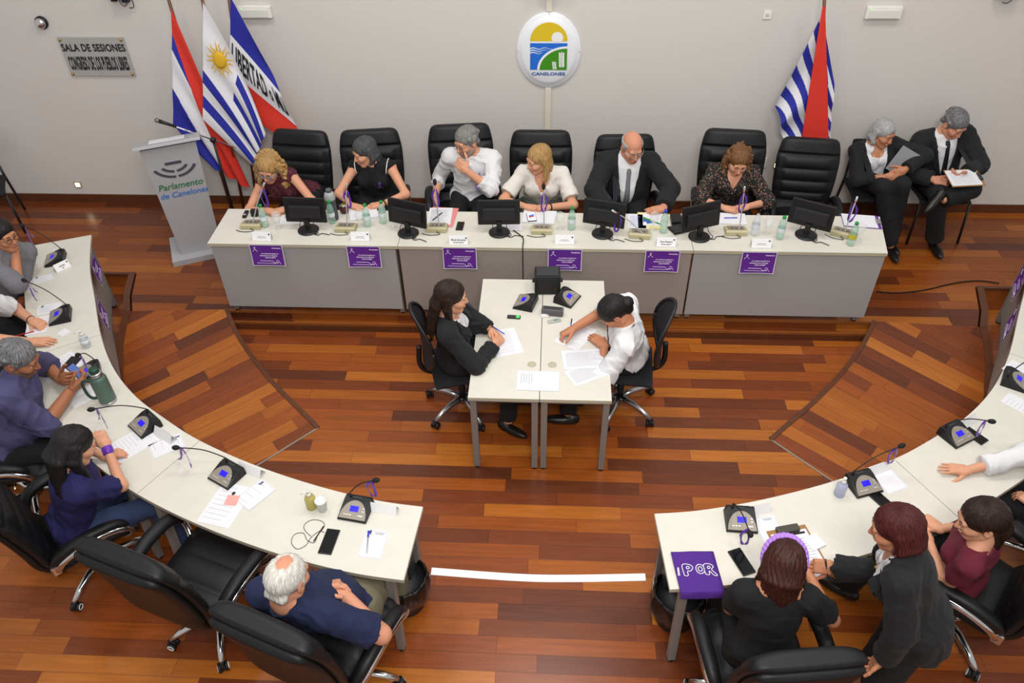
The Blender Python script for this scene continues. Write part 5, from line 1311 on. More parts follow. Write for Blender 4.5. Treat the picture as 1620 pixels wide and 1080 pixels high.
for k in range(40):
    a = -.30+(math.pi+.60)*k/39
    b.ball(T(math.cos(a)*.094, .016+.012*math.sin(a*1.0)-.006*(k % 2), .022+math.sin(a)*.108), (.014, .018, .014), mat('lilac_fabric', (168, 122, 214), .8), n=8)
b.build('headband', None, p.root); people.append(p)
# 17 -- standing woman, dark red bob
h = PI/3+.15
p = Person('standing person in a black blazer and white top with a dark red bob, reaching left', h, (1.83, 2.12, .90), W(1418, 836, 1.47), (PI/3+.20, -.35, 0),
           {1: dict(w=W(1318, 898, .86), h=(.1, -.3, -1), d=(-.9, .15, -.1), n=(0, .6, -.6), curl=.7), -1: dict(w=W(1398, 1040, .76), h=(.6, -.8, -.1), d=(-.25, .1, -.9), n=(-.9, .3, 0), curl=.4)},
           {1: dict(k=(1.76, 2.13, .48), a=(1.84, 2.10, .085), toe=(-.8, .5, 0)), -1: dict(k=(1.72, 1.98, .48), a=(1.79, 1.90, .085), toe=(-.8, .5, 0))}, 0, S0*1.0, True, .96, skin='tan')
p.build_body(brow=HR['red']); p.hair(HR['red'], 'bob', 23, 1.08, .02)
p.garment('tshirt', C_white, .008, 0, 'v', hem=-.06, depth=.03); p.garment('jacket', C_black, .022, 1.92, None, (.10, .42), hem=-.17, slack=.016, skirt=.06); p.lapels(C_black, .10, .39); p.pants(C_trou, g=.016); p.shoes(C_shoe)
necklace(p, GOLD, .13, .10, .010); b = MB()
for sx in (-1, 1): b.tube([p.inv @ Vector(p.C+p.R@(NP([sx*.084, -.008+.026*math.cos(a), -.065+.028*math.sin(a)])*p.hs)) for a in np.linspace(0, 2*math.pi, 19)], .002, GOLD, 6)
b.build('hoop_earring', None, p.root); band(p, (-1, .98), M_alum, 'bracelet'); people.append(p)
# 18 -- burgundy top
h = PI/4+.15
p = Person('person in a burgundy top with long dark hair sitting behind the standing one', h, (2.33, 2.60, .56), W(1552, 822, 1.19), (PI/2-.10, -.30, 0),
           {1: dict(w=W(1486, 836, DZ), h=(.3, .5, -1), d=(-.5, .6, 0), curl=.4), -1: dict(w=W(1468, 852, DZ-.02), h=(.1, -.7, -1), d=(-.4, .8, 0), curl=.4)}, legs_fwd(2.33, 2.60, 0, h), 0, S0, True, .92, skin='light')
p.build_body(brow=HR['dkbrown']); p.hair(HR['dkbrown'], 'back', 24, 1.05, .26); p.garment('knit_top', C_burg, .011, .5, 'wide', hem=-.10, slack=.012); p.pants(C_trou); p.shoes(C_shoe); people.append(p)
# 19 -- white shirt at the right edge
h = PI/3
p = Person('person in a white shirt at the right edge laying one hand flat on the desk', h, (3.14, 3.06, .56), (3.06, 3.15, 1.24), (PI/3, -.2, 0),
           {1: dict(w=W(1530, 744, DZ), h=(.4, .5, -.7), d=(-.95, .12, 0), curl=.08, spread=.16), -1: dict(w=W(1640, 800, DZ-.1), h=(.3, -.7, -.8), d=(-.5, .7, 0), curl=.4)}, legs_fwd(3.14, 3.06, 0, h), 0, S0, True, 1.05, skin='light')
p.build_body(brow=HR['brown']); p.hair(HR['brown'], 'bob', 25, 1.0, .04); p.garment('shirt', C_white, .014, 1.72, 'collar', hem=-.10, slack=.020, fold=.010); p.pants(C_trou); p.shoes(C_shoe)
people.append(p)
# ================================================================== things on the tables
def aimz(d): return math.atan2(-d[0], d[1])           # rotation that turns local +Y to d
GBOT = mat('green_tint_plastic', (176, 214, 196), .12, alpha=.42, spec=.6); CBOT = mat('clear_plastic', (222, 228, 232), .12, alpha=.36, spec=.6)
GLASS = mat('drinking_glass', (236, 240, 240), .04, alpha=.22, spec=.8); GCAP = mat('green_cap', (20, 140, 60), .4); BCAP = mat('blue_cap', (30, 60, 190), .4); YLAB = mat('yellow_label', (190, 180, 40), .5); GLAB = mat('green_label', (90, 150, 90), .5)
def ribbon_loop(p, ln, m=M_ribbon, sx=1, parent=None, name='ribbon', tails=False, dirv=(0, 0, -1), wid=.016):
    p = Vector(p); d = Vector(dirv).normalized(); side = Vector((0, 0, 1)).cross(d)
    if side.length < .1: side = Vector((1, 0, 0))
    side.normalize()
    if tails: ln *= 1.18; pts = [p+d*ln+side*.10*sx, p+d*ln*.7+side*.05*sx, p, p+d*ln*.6-side*.03*sx, p+d*ln*1.02-side*.015*sx]
    else: pts = [p, p+d*ln*.35+side*.03*sx, p+d*ln*.85+side*.016*sx, p+d*ln+side*-.002, p+d*ln*.8-side*.016*sx, p+d*ln*.3-side*.012*sx, p]
    b = MB(); q = spline(pts, 6); vs = []; fs = []
    up = Vector((-.2, -.98, .15)) if abs(d.z) > .6 else Vector((0, 0, 1))
    for i, a in enumerate(q):
        t = (q[min(i+1, len(q)-1)]-q[max(i-1, 0)]).normalized(); n = t.cross(Vector((0, 1, .2)) if abs(d.z) > .6 else Vector((0, 0, 1)))
        n = (n.normalized() if n.length > .05 else Vector((1, 0, 0)))*wid*.5; tw = (n*.75+up*wid*.25) if i % 8 < 4 else n
        vs += [a-tw, a+tw, a-tw+Vector((0, .0012, .0006)), a+tw+Vector((0, .0012, .0006))]
    for i in range(len(q)-1): k = 4*i; fs += [(k, k+1, k+5, k+4), (k+2, k+6, k+7, k+3), (k, k+4, k+6, k+2), (k+1, k+3, k+7, k+5)]
    b.add(vs, fs, m, True); return b.build(name, None, parent)
# ---------------- head table: beige microphone units
def beige_mic(px, py, tx, ty, dy, label, foam=False, yaw=0, mid=None):
    p = at(px, py, TH); t = thing('microphone_unit', label, 'microphone', p, yaw, 'beige microphone units on the head table'); bpy.context.view_layer.update(); inv = t.matrix_world.inverted()
    b = MB(); prof = [(-.06, .002), (-.06, .034), (-.045, .046), (.05, .026), (.06, .018), (.06, .002)]
    b.add([(x, y, z) for x in (-.085, .085) for y, z in prof], [tuple(range(5, -1, -1)), tuple(range(6, 12))]+[(i, (i+1) % 6, (i+1) % 6+6, i+6) for i in range(6)], M_beige).build('body', None, t)
    X = Matrix.Translation((0, .005, .0382)) @ Matrix.Rotation(-.205, 4, 'X')
    MB().box((0, 0, 0), (.13, .085, .004), M_greyp, X, bev=.001).build('control_plate', None, t)
    for k in range(3): MB().box((-.035+.035*k, -.02, .003), (.022, .012, .004), M_dark, X, bev=.001).build('button', None, t)
    tip = inv @ aty(tx, ty, p.y+dy); b0 = Vector((.02, -.035, .044)); md = b0.lerp(tip, .5)+Vector((0, 0, .02)) if mid is None else mid
    pts = spline([b0, b0.lerp(tip, .25)+Vector((0, 0, .012)), md, tip], 6)
    MB().tube(pts, .0046, M_silverp, 8).build('stem', None, t)
    d = (pts[-1]-pts[-3]).normalized()
    if foam: MB().tube([tip-d*.02, tip-d*.008, tip+d*.012, tip+d*.028, tip+d*.034], [.008, .014, .016, .012, .003], M_rubber, 12).build('foam_cap', None, t)
    else: MB().tube([tip-d*.035, tip-d*.03, tip+d*.004, tip+d*.008], [.005, .0085, .0085, .006], M_silverp, 10).tube([tip-d*.045, tip-d*.036], .0065, mat('red_ring', (190, 40, 36), .4), 8).build('capsule', None, t)
    ribbon_loop(tip-d*.05, .17, parent=t, sx=-1 if px < 800 else 1)
    MB().tube(spline([(-.0, -.06, .012), (.03, -.085, .004), (-.05, -.10, .004), (-.12, -.075, .004)], 6), .0028, M_blackp, 6).build('cable', None, t)
who = ['the curly blonde woman in maroon', 'the woman in a sleeveless black top', 'the grey haired man in white', 'the blonde woman in a v-neck top', 'the bald man in a black suit', 'the woman in a floral blouse', 'the empty armchair']
for args in ((400, 357, 418, 290, .02, 0, False), (548, 362, 548, 291, .02, 1, False), (692, 362, 688, 289, .02, 2, True), (857, 365, 860, 296, .02, 3, True), (1012, 372, 969, 333, -.02, 4, False), (1163, 367, 1178, 296, .02, 5, False), (1332, 370, 1356, 312, .06, 6, False)):
    beige_mic(*args[:5], 'beige microphone unit with purple ribbon in front of '+who[args[5]], args[6], yaw=(-.5 if args[5] == 6 else -.12 if args[5] == 4 else 0))
# monitors seen from behind
def monitor(px, py, yaw, label):
    p = at(px, py, TH); t = thing('monitor', label, 'monitor', p, yaw, 'black monitors on the head table')
    MB().lathe([(.0, .0), (.088, .001), (.088, .008), (.07, .014), (.02, .02), (0, .021)], M_blackp, 28).build('stand_base', None, t)
    MB().box((0, -.0, .06), (.045, .03, .11), M_blackp, bev=.006).build('stand_neck', None, t)
    X = Matrix.Translation((0, .01, .185)) @ Matrix.Rotation(-.12, 4, 'X')
    b = MB().box((0, .012, 0), (.345, .022, .215), M_blackp, X, bev=.006); b.build('housing', None, t)
    MB().box((0, -.008, -.01), (.27, .03, .11), mat('matte_black_plastic', (26, 26, 28), .6), X, bev=.012).build('back_bulge', None, t)
    MB().box((0, .0245, .003), (.325, .003, .19), M_blackg, X).build('screen', None, t)
    for sx in (-.05, .06): MB().tube(spline([(sx, -.004, .085), (sx*1.1, -.03, .05), (sx*1.3+.02, -.05, .01), (.06, -.06, .004)], 5), .0032, M_blackp, 6).build('cable', None, t)
    MB().tube(spline([(.06, -.06, .004), (.10, -.075, .004), (.13, -.05, .004), (.20, -.065, .004)], 5), .0032, M_blackp, 6).build('cable', None, t)
for i, (px, py, yaw, lab) in enumerate(((488, 364, -.03, 'black monitor seen from behind, between the first two name cards, beside a grey flask'), (646, 369, -.33, 'black monitor turned to the right, second from the lectern end'), (790, 368, .05, 'black monitor in front of the blonde woman in a v-neck top'),
        (953, 370, -.28, 'black monitor in front of the bald man, a purple ribbon hanging before it'), (1106, 375, .40, 'black monitor turned left, beside the name card with black lettering at its left'), (1275, 372, -.48, 'black monitor in front of the empty armchair'))): monitor(px, py, yaw, lab)
def bottle(px, py, label, m=GBOT, cap=GCAP, lab=M_label, z=TH, s=1.0):
    p = at(px, py, z); t = thing('water_bottle', label, 'bottle', p, 0, 'small plastic water bottles')
    MB().lathe([(0, .001), (.026, .001), (.031, .006), (.031, .05), (.0285, .06), (.031, .07), (.031, .10), (.0285, .11), (.030, .12), (.029, .14), (.022, .165), (.013, .185), (.012, .196)], m, 20).build('bottle_body', None, t)
    MB().lathe([(.0318, .066), (.0322, .068), (.0322, .102), (.0318, .104)], lab, 20, cap=False).build('label_sleeve', None, t)
    if cap: MB().lathe([(.0145, .190), (.0145, .208), (.012, .211), (0, .211)], cap, 16).build('cap', None, t)
    t.scale = (s, s, s)
bottle(420, 358, 'green capped water bottle beside the first microphone unit, before the maroon top woman')
bottle(526, 352, 'green capped water bottle in front of the tall grey flask')
bottle(582, 357, 'green capped water bottle on the notebook edge before the sleeveless woman')
bottle(607, 352, 'green capped water bottle left of the second monitor')
bottle(904, 362, 'green capped water bottle right of the blonde woman in a v-neck, beside a wine glass')
bottle(1049, 367, 'blue capped water bottle standing before the bald man', GBOT, BCAP, GLASS)
bottle(1193, 371, 'clear uncapped water bottle behind the last name card', CBOT, None)
bottle(1233, 377, 'green capped water bottle left of the last monitor')
bottle(1345, 387, 'green capped water bottle with yellow label at the right table end', lab=YLAB)
def goblet(px, py, label):
    p = at(px, py, TH); t = thing('wine_glass', label, 'glass', p, 0, 'stemmed glasses on the head table')
    MB().lathe([(.0, .001), (.030, .001), (.030, .003), (.006, .008), (.0045, .02), (.0045, .05), (.012, .06), (.028, .075), (.036, .10), (.036, .125), (.031, .15), (.029, .15), (.034, .125), (.034, .10), (.026, .078), (.008, .064), (0, .062)], GLASS, 24).build('glass_body', None, t)
for a in ((441, 361, 'stemmed glass in front of the maroon top woman, beside the first name card'), (571, 358, 'stemmed glass standing in front of the white notebook'), (622, 358, 'stemmed glass beside the green capped bottle left of the second monitor'), (886, 362, 'stemmed glass left of the green capped bottle before the v-neck woman'), (1033, 362, 'stemmed glass on the green and blue leaflet'), (1213, 369, 'stemmed glass between two bottles before the floral blouse'), (1357, 379, 'stemmed glass behind the bottle with a yellow label')): goblet(*a)
p = at(528, 346, TH); t = thing('vacuum_flask', 'tall dark grey flask with light grey collar on the head table', 'flask', p)
MB().lathe([(0, .001), (.042, .001), (.044, .006), (.044, .19), (.042, .196)], mat('dark_grey_coating', (62, 66, 70), .5), 24).build('flask_body', None, t)
MB().lathe([(.045, .192), (.046, .20), (.046, .225), (.038, .25), (.026, .262)], mat('light_grey_plastic', (158, 162, 162), .45), 24).build('collar', None, t)
MB().lathe([(.024, .258), (.024, .285), (.02, .29), (0, .29)], mat('stopper_grey', (84, 88, 92), .5), 18).build('stopper', None, t)
p = at(545, 336, TH); t = thing('mate_gourd', 'small maroon mate cup with a metal straw beside the grey flask', 'cup', p)
MB().lathe([(0, .001), (.026, .001), (.036, .02), (.038, .05), (.033, .078), (.030, .078), (.030, .07), (0, .07)], mat('maroon_leather', (74, 26, 34), .5), 20).build('gourd', None, t)
MB().lathe([(.029, .066), (.02, .078), (0, .082)], mat('yerba_green', (120, 128, 50), .9), 16).lathe([(.0335, .074), (.036, .079), (.031, .083)], M_alum, 20, cap=False).build('yerba', None, t)
MB().tube([(.01, 0, .07), (.0, .01, .15), (-.012, .01, .165)], .003, M_chrome, 8).build('straw', None, t)
# papers
def paper(px, py, z, rz, label, w=.205, l=.285, lines=0, m=M_paper, logo=False, head=False, th=.0012, name='paper_sheet', cat='paper', lf=.55, ribbon_print=False, grid=False, border=False, ink=M_greyink, pos=None):
    p = pos or at(px, py, z); t = thing(name, label, cat, p, rz)
    MB().box((0, 0, th/2+.0004), (w, l, th), m).build('sheet', None, t); zt = th+.0007; rs = random.Random(int(px*7+py))
    b = MB()
    lines = int(lines*2.2)
    for i in range(lines):
        y = l*.5-.03-(l*(.9 if not head else .55)-.04)*i/max(lines-1, 1)-(l*.3 if head else 0); ww = w*lf*rs.uniform(.7, 1.15); x = -w*.42+ww/2 if lf > .5 else rs.uniform(-.05, .05)*w
        b.box((x, y, zt), (min(ww, w*.86), .0015, .0003), ink)
    if head: b.box((w*.12, l*.40, zt), (w*.45, .004, .0003), ink); b.box((w*.12, l*.36, zt), (w*.35, .003, .0003), ink); b.box((w*.12, l*.34, zt), (w*.38, .002, .0003), ink)
    if border:
        for sx in (-1, 1): b.box((sx*w*.47, 0, zt), (.0012, l*.94, .0003), ink); b.box((0, sx*l*.47, zt), (w*.94, .0012, .0003), ink)
    if b.f: b.build('print', None, t)
    if logo: MB().lathe([(.011, 0), (.011, .0006), (.0, .0007)], M_dark, 14, Matrix.Translation((0, l*.28, zt)) @ Matrix.Diagonal((1, 1.2, 1, 1))).build('printed_crest', None, t)
    if ribbon_print: MB().tube(spline([(-w*.36, l*.30, zt), (-w*.28, l*.36, zt), (-w*.25, l*.42, zt), (-w*.29, l*.44, zt), (-w*.32, l*.41, zt), (-w*.24, l*.31, zt)], 4), .0035, mat('printed_ribbon', (62, 40, 96), .8), 5, flat=.12).build('printed_ribbon', None, t)
    return t
paper(462, 348, TH, .1, 'white printed sheet under the first stemmed glass', .2, .14, ribbon_print=True, lines=3)
t = paper(575, 338, TH, .28, 'white spiral notebook lying open before the sleeveless woman', .24, .19, th=.012, name='notebook', cat='notebook')
paper(700, 343, TH, -.08, 'pink folder under the papers before the grey haired man', .23, .30, m=mat('pink_card', (214, 130, 130), .8), name='folder', cat='folder')
paper(696, 342, TH+.002, .02, 'printed text pages on the pink folder', .20, .27, lines=16, lf=.75)
t = thing('pen', 'black pen lying on the pages over the pink folder', 'pen', at(692, 343, TH+.0035), -.5); MB().tube([(0, -.07, .005), (0, .06, .005), (0, .075, .005)], [.0045, .0045, .002], M_blackp, 8).build('pen_barrel', None, t)
paper(853, 344, TH, -.1, 'stack of white papers under the mobile phone', .28, .20, th=.012, lines=0, name='paper_stack'); paper(806, 360, TH, .1, 'white sheets behind the third monitor', .20, .10)
paper(1008, 350, TH, -.08, 'white printed sheet left of the green and blue leaflet', .15, .22, lines=9, ink=mat('blue_print', (110, 120, 190), .8))
paper(1029, 349, TH, -.05, 'pale yellow folder under the leaflet', .21, .25, m=mat('pale_yellow_card', (226, 214, 150), .8), name='folder', cat='folder')
t = paper(1033, 347, TH+.002, -.06, 'leaflet with a green and blue diagonal stripe before the bald man', .17, .20, name='leaflet', cat='leaflet')
Mx = Matrix.Translation((0, 0, .0022)); MB().prism([(-.083, .035), (-.083, .00), (.07, -.09), (.08, -.078), (.07, -.07)], 0, .0004, mat('leaflet_green', (30, 130, 70), .6), Mx).build('green_stripe', None, t); MB().prism([(-.083, -.002), (-.083, -.05), (-.06, -.04), (-.05, -.075), (-.01, -.06), (.0, -.05)], 0, .0004, mat('leaflet_blue', (44, 84, 170), .6), Mx).build('blue_stripe', None, t)
paper(1157, 346, TH, -.05, 'white sheet with a blue pen on a dark tray before the floral blouse', .24, .17, lines=0, th=.004)
t = thing('pen', 'blue pen on the white sheet before the floral blouse', 'pen', at(1155, 345, TH+.005), PI/2+.05); MB().tube([(0, -.06, .004), (0, .05, .004)], .004, mat('blue_plastic', (40, 60, 190), .4), 8).build('pen_barrel', None, t)
t = thing('clipboard', 'purple clipboard with a blank sheet at the right end of the head table', 'clipboard', at(1362, 350, TH), -.12)
MB().box((0, 0, .002), (.30, .20, .004), M_purple, bev=.001).build('board', None, t); MB().box((-.012, 0, .005), (.27, .19, .002), M_paper).build('sheet', None, t); MB().box((.135, 0, .010), (.04, .07, .012), M_alum, bev=.003).build('clip', None, t)
def phone(px, py, z, rz, label, w=.072, l=.148, scr=M_blackg, tilt=None, pos=None):
    p = pos or at(px, py, z); t = thing('mobile_phone', label, 'phone', p, rz, 'mobile phones')
    if tilt: t.rotation_euler = tilt
    MB().box((0, 0, .0045), (w, l, .008), M_blackp, bev=.003).build('phone_case', None, t); MB().box((0, 0, .0088), (w*.9, l*.93, .0008), scr).build('phone_screen', None, t); return t
phone(728, 358, TH, -.05, 'black phone between the pink folder and the third monitor', .06, .125)
t = phone(841, 344, TH+.013, .15, 'phone with a lit white, blue and red screen on the white papers', .075, .13, mat('lit_screen', (210, 220, 235), .2, emit=(210, 222, 240), estr=.6))
MB().box((0, .0, .0095), (.05, .02, .0004), mat('screen_red', (210, 60, 60), .3), rz=.4).box((0, .022, .0095), (.05, .018, .0004), mat('screen_blue', (50, 120, 220), .3), rz=.4).build('screen_stripe', None, t)
t = thing('voice_recorder', 'small black voice recorder at the left end of the head table', 'recorder', at(389, 340, TH), .05); MB().box((0, 0, .009), (.034, .105, .018), M_blackp, bev=.005).build('recorder_body', None, t); MB().box((0, -.02, .0185), (.022, .02, .001), M_silverp).build('display', None, t)
tag(MB().box(tuple(at(404, 341, TH)+Vector((0, 0, .03))), (.06, .04, .06), M_blackp, bev=.004).build('black_case'), 'small black case beside the first microphone unit', 'case')
t = thing('keyboard', 'black keyboard lying behind the monitor turned left', 'keyboard', at(1086, 360, TH), .45); MB().box((0, 0, .008), (.30, .12, .014), M_blackp, bev=.004).build('case', None, t)
for r in range(4): MB().box((0, -.04+.027*r, .016), (.28, .021, .004), M_dark).build('key_row', None, t)
tag(MB().box(tuple(at(1069, 350, TH)+Vector((0, 0, .02))), (.09, .13, .04), M_blackp, bev=.01).build('black_pouch'), 'black pouch between the blue capped bottle and a monitor', 'pouch')
tag(MB().box(tuple(at(1082, 345, TH)+Vector((0, 0, .02))), (.07, .06, .035), M_silverp, bev=.01, rz=.4).build('paper_napkin'), 'crumpled pale napkin behind the black pouch', 'napkin')
# name cards
M_card = mat('card_white', (228, 228, 230), .6)
def card(px, py, z, rz, label, lines, w=.155, h=.072, group='folded white name cards', pos=None):
    p = pos or at(px, py, z); t = thing('name_card', label, 'name card', p, rz, group)
    MB().add([(x, y, zz) for x in (-w/2, w/2) for y, zz in ((-.03, .0005), (0, h), (.03, .0005), (.0285, .0005), (0, h-.003), (-.0285, .0005))], [(0, 1, 7, 6), (1, 2, 8, 7), (2, 3, 9, 8), (3, 4, 10, 9), (4, 5, 11, 10), (5, 0, 6, 11), (0, 5, 4, 1), (1, 4, 3, 2), (6, 7, 10, 11), (7, 8, 9, 10)], M_card).build('card', None, t)
    X = Matrix.Translation((0, -.0159, h*.47)) @ Matrix.Rotation(math.atan2(h, .03), 4, 'X')
    for txt, sz, y, m, sx in lines: MB().text(txt, sz, m, X @ Matrix.Translation((0, y, .0006)), sx=sx, extrude=.0002, bold=.0004).build('lettering', None, t)
    MB().prism([(w*.40-.008, h*.36), (w*.40+.008, h*.36), (w*.40+.006, h*.22), (w*.40, h*.17), (w*.40-.006, h*.22)], 0, .0004, M_dark, X).build('crest', None, t)
    if not lines: MB().box((0, -.002, .0003), (w*.42, .005, .0003), M_greyink, X).box((0, -.013, .0003), (w*.55, .003, .0003), M_greyink, X).build('faint_print', None, t)
card(416, 378, TH, -.02, 'name card with faint print before the first microphone unit', []); card(571, 378, TH, 0, 'name card with faint print before the second microphone unit', [])
card(726, 384, TH, 0, 'name card with bold black name before the third microphone unit', [('Miguel Sanguinetti', .021, .004, M_ink, .78), ('Secretario general', .013, -.017, M_ink, .9)])
card(893, 383, TH, 0, 'name card with faint print before the blonde woman in a v-neck', [])
card(1053, 387, TH, 0, 'name card with bold black name before the bald man', [('Hugo Recagno', .021, .004, M_ink, .8), ('Director general', .013, -.017, M_ink, .9)])
card(1203, 389, TH, 0, 'name card with faint print before the floral blouse woman', [])
# purple posters
M_pl = mat('poster_print', (226, 214, 236), .6)
def poster_mesh(t):
    w, h = .275, .20
    fn = lambda u, v: ((u-.5)*w, -.004-.018*v*v+.006*math.sin(u*3.1)*v, -h*v)
    MB().grid(fn, 14, 10, M_paper).build('sheet', None, t)
    MB().grid(lambda u, v: tuple(Vector(fn(.022+u*.956, .03+v*.94))+Vector((0, -.0012, 0))), 14, 10, M_purple).build('purple_print', None, t)
    X = lambda x, z: Matrix.Translation(Vector(fn(x/w+.5, z/h))+Vector((0, -.0022, 0))) @ Matrix.Rotation(PI/2-.15*z/h, 4, 'X')
    P = lambda x, z: Vector(fn(x/w+.5, z/h))+Vector((0, -.0024, 0))
    for txt, sz, x, z in (('Noviembre', .017, .085, .032), ('A la violencia de género la', .0145, .02, .086), ('enfrentamos con más igualdad', .0145, .015, .105), ('DALE CAMBIO', .0145, .02, .124)): MB().text(txt, sz, M_pl, X(x, z), sx=.92, extrude=.0002, bold=.0005).build('lettering', None, t)
    MB().tube(spline([P(-.115, .066), P(-.10, .048), P(-.088, .032), P(-.095, .024), P(-.102, .032), P(-.09, .05), P(-.075, .066)], 5), .0016, M_pl, 5).build('ribbon_drawing', None, t)
    MB().tube([P(-.07, .152), P(.03, .154), P(.05, .172), P(.08, .172)], .0016, M_pl, 5).build('line_drawing', None, t); MB().tube([P(-.10, .172), P(.06, .176)], .0014, M_pl, 5).build('line_drawing', None, t)
    MB().tube([P(.075+.011*math.cos(a), .158+.011*math.sin(a)) for a in np.linspace(0, 2*PI, 14)]+[P(.10, .180)], .0015, M_pl, 5).build('line_drawing', None, t)
PO = thing('poster', 'x', 'poster', group='purple posters on the desk fronts'); poster_mesh(PO); up_ = [0]
def poster(loc, rz, label): place(PO, up_[0], loc, rz, label); up_[0] = 1
for px, lab in ((422, 'below the maroon top woman'), (575, 'below the woman in a sleeveless top'), (727, 'below the man in a white shirt'), (894, 'below the blonde woman in a v-neck'), (1049, 'below the bald man'), (1203, 'below the floral blouse woman')):
    q = aty(px, 395, TY0); poster((q.x, TY0-.0045, TH-.0), 0, 'purple poster on the front of the head table '+lab)
def desk_poster(k, sx, label):
    q = inn[k]; n = nor[k]; a = math.atan2(sx*-n.x, n.y)
    poster((XC+sx*(q.x-n.x*.012), q.y-n.y*.012, .742), a, label)
desk_poster(104, -1, 'purple poster on the left curved desk, nearest its far end'); desk_poster(88, -1, 'purple poster on the left curved desk, nearer the hand gel bottle')
desk_poster(104, 1, 'purple poster on the right curved desk, nearest its far end'); desk_poster(90, 1, 'purple poster on the right curved desk, nearer the camera')
# cables
cb = at(828, 378, TH); tag(MB().tube(spline([at(812, 365, TH)+Vector((0, 0, .006)), at(822, 372, TH)+Vector((0, 0, .006)), cb+Vector((0, -.01, .006)), Vector((cb.x, TY0-.009, TH-.004)), Vector((cb.x+.002, TY0-.010, TH-.3)), Vector((cb.x, TY0-.006, HD+.08))], 8), .0045, mat('twisted_cable', (40, 40, 42), .6, var=(.9, 120)), 8).build('twisted_cable'), 'dark twisted cable hanging down the front of the head table', 'cable')
tag(MB().tube(spline([at(px, py, HD)+Vector((0, 0, .007)) for px, py in ((1386, 462), (1420, 464), (1460, 460), (1490, 453), (1520, 447), (1550, 445), (1580, 449))], 8), .006, M_rubber, 8).build('floor_cable'), 'black cable snaking over the platform right of the head table', 'cable')

# ---------------- horseshoe: dark conference units
def conf_unit(px, py, d, tip, tipz, label, gn=True, ribbon=True, z=.74, group='dark conference microphone units'):
    p = at(px, py, z); rz = aimz(d)      # local +Y points at the user
    t = thing('conference_unit', label, 'microphone', p, rz, group); bpy.context.view_layer.update(); inv = t.matrix_world.inverted()
    w = .082; prof = [(-.075, .002), (-.075, .052), (-.055, .060), (-.03, .058), (.070, .020), (.078, .012), (.078, .002)]
    n = len(prof); b = MB()
    b.add([(x*(1.06 if zz < .02 else .94), y, zz) for x in (-w, w) for y, zz in prof], [tuple(range(n-1, -1, -1)), tuple(range(n, 2*n))]+[(i, (i+1) % n, (i+1) % n+n, i+n) for i in range(n)], M_blackp).build('body', None, t)
    sl = math.atan2(-.038, .10); X = Matrix.Translation((0, .020, .0400)) @ Matrix.Rotation(sl, 4, 'X')
    MB().prism([(w*.97*math.cos(a), -.058+.112*math.sin(a)-.0) for a in np.linspace(PI, 0, 17)][::-1], 0, .003, M_greyp, X @ Matrix.Rotation(PI, 4, 'Z')).build('face_plate', None, t)
    MB().box((0, -.003, .0035), (.052, .034, .002), M_screen, X, bev=.0005).build('screen', None, t)
    for bx, by in ((.05, .035), (.033, .035), (.016, .035), (-.045, .035), (-.055, .008), (-.055, -.010)): MB().box((bx, by, .004), (.013 if bx != -.045 else .03, .008, .003), M_silverp, X, bev=.001).build('button', None, t)
    MB().box((0, -.052, .060), (.05, .012, .003), M_dark, bev=.001).build('card_slot', None, t)
    if gn:
        b0 = Vector((.045, -.052, .058)); tp = inv @ at(tip[0], tip[1], tipz)
        md = b0.lerp(tp, .45)+Vector((0, 0, .05)); pts = spline([b0, b0+Vector((0, 0, .035)), md, tp], 7)
        MB().tube(pts, .0036, M_blackp, 8).cyl(b0-Vector((0, 0, .004)), b0+Vector((0, 0, .02)), .006, M_blackp).build('gooseneck', None, t)
        dd = (pts[-1]-pts[-3]).normalized(); MB().tube([tp-dd*.012, tp-dd*.004, tp+dd*.012, tp+dd*.026, tp+dd*.034], [.007, .013, .0165, .013, .004], M_rubber, 12).build('foam_cap', None, t)
        if ribbon: ribbon_loop(tp-dd*.022, .14, parent=t, tails=ribbon == 2)
    return t
def nd(px, py):     # outward direction (towards the sitter) at this spot of the horseshoe
    p = at(px, py, .74); sx = 1 if p.x > XC else -1; q = Vector((abs(p.x-XC), p.y, 0)); k = min(range(len(inn)), key=lambda i: (inn[i]-q).length); return (sx*nor[k].x, nor[k].y)
conf_unit(89, 412, (-.95, -.35), (36, 357), .98, 'dark conference unit with the farthest blue screen on the left desk', ribbon=2)
conf_unit(97, 502, (-.92, -.40), (40, 444), .98, 'dark conference unit before the person in a white t-shirt on the left', ribbon=2)
conf_unit(143, 592, (-.85, -.5), (124, 561), .99, 'dark conference unit behind the green flask', ribbon=1)
conf_unit(231, 674, (-.62, -.78), (147, 647), .93, 'dark conference unit before the woman in a navy blouse', ribbon=2)
conf_unit(360, 753, (-.48, -.88), (281, 708), .93, 'dark conference unit before the empty armchair', ribbon=2)
conf_unit(564, 808, (-.16, -.98), (592, 760), .94, 'dark conference unit at the near end of the left desk', ribbon=1)
conf_unit(1604, 604, (.85, -.5), (1650, 560), .98, 'dark conference unit farthest along the right desk, cut by the frame edge', ribbon=0)
conf_unit(1511, 690, (.50, -.86), (1566, 666), .93, 'dark conference unit with a phone behind it, before the outstretched hand', ribbon=1)
conf_unit(1364, 768, (.32, -.94), (1424, 706), .97, 'dark conference unit beside the clear hand gel bottle on the right desk', ribbon=1)
conf_unit(1171, 825, (-.04, -1), (1186, 842), .92, 'dark conference unit before the woman with a lilac headband', ribbon=1)
conf_unit(832, 481, (-.88, .25), None, 0, 'dark conference unit without microphone on the left small desk', gn=False, group='dark units on the small desks')
conf_unit(897, 474, (.85, -.45), None, 0, 'dark conference unit without microphone on the right small desk', gn=False, group='dark units on the small desks')
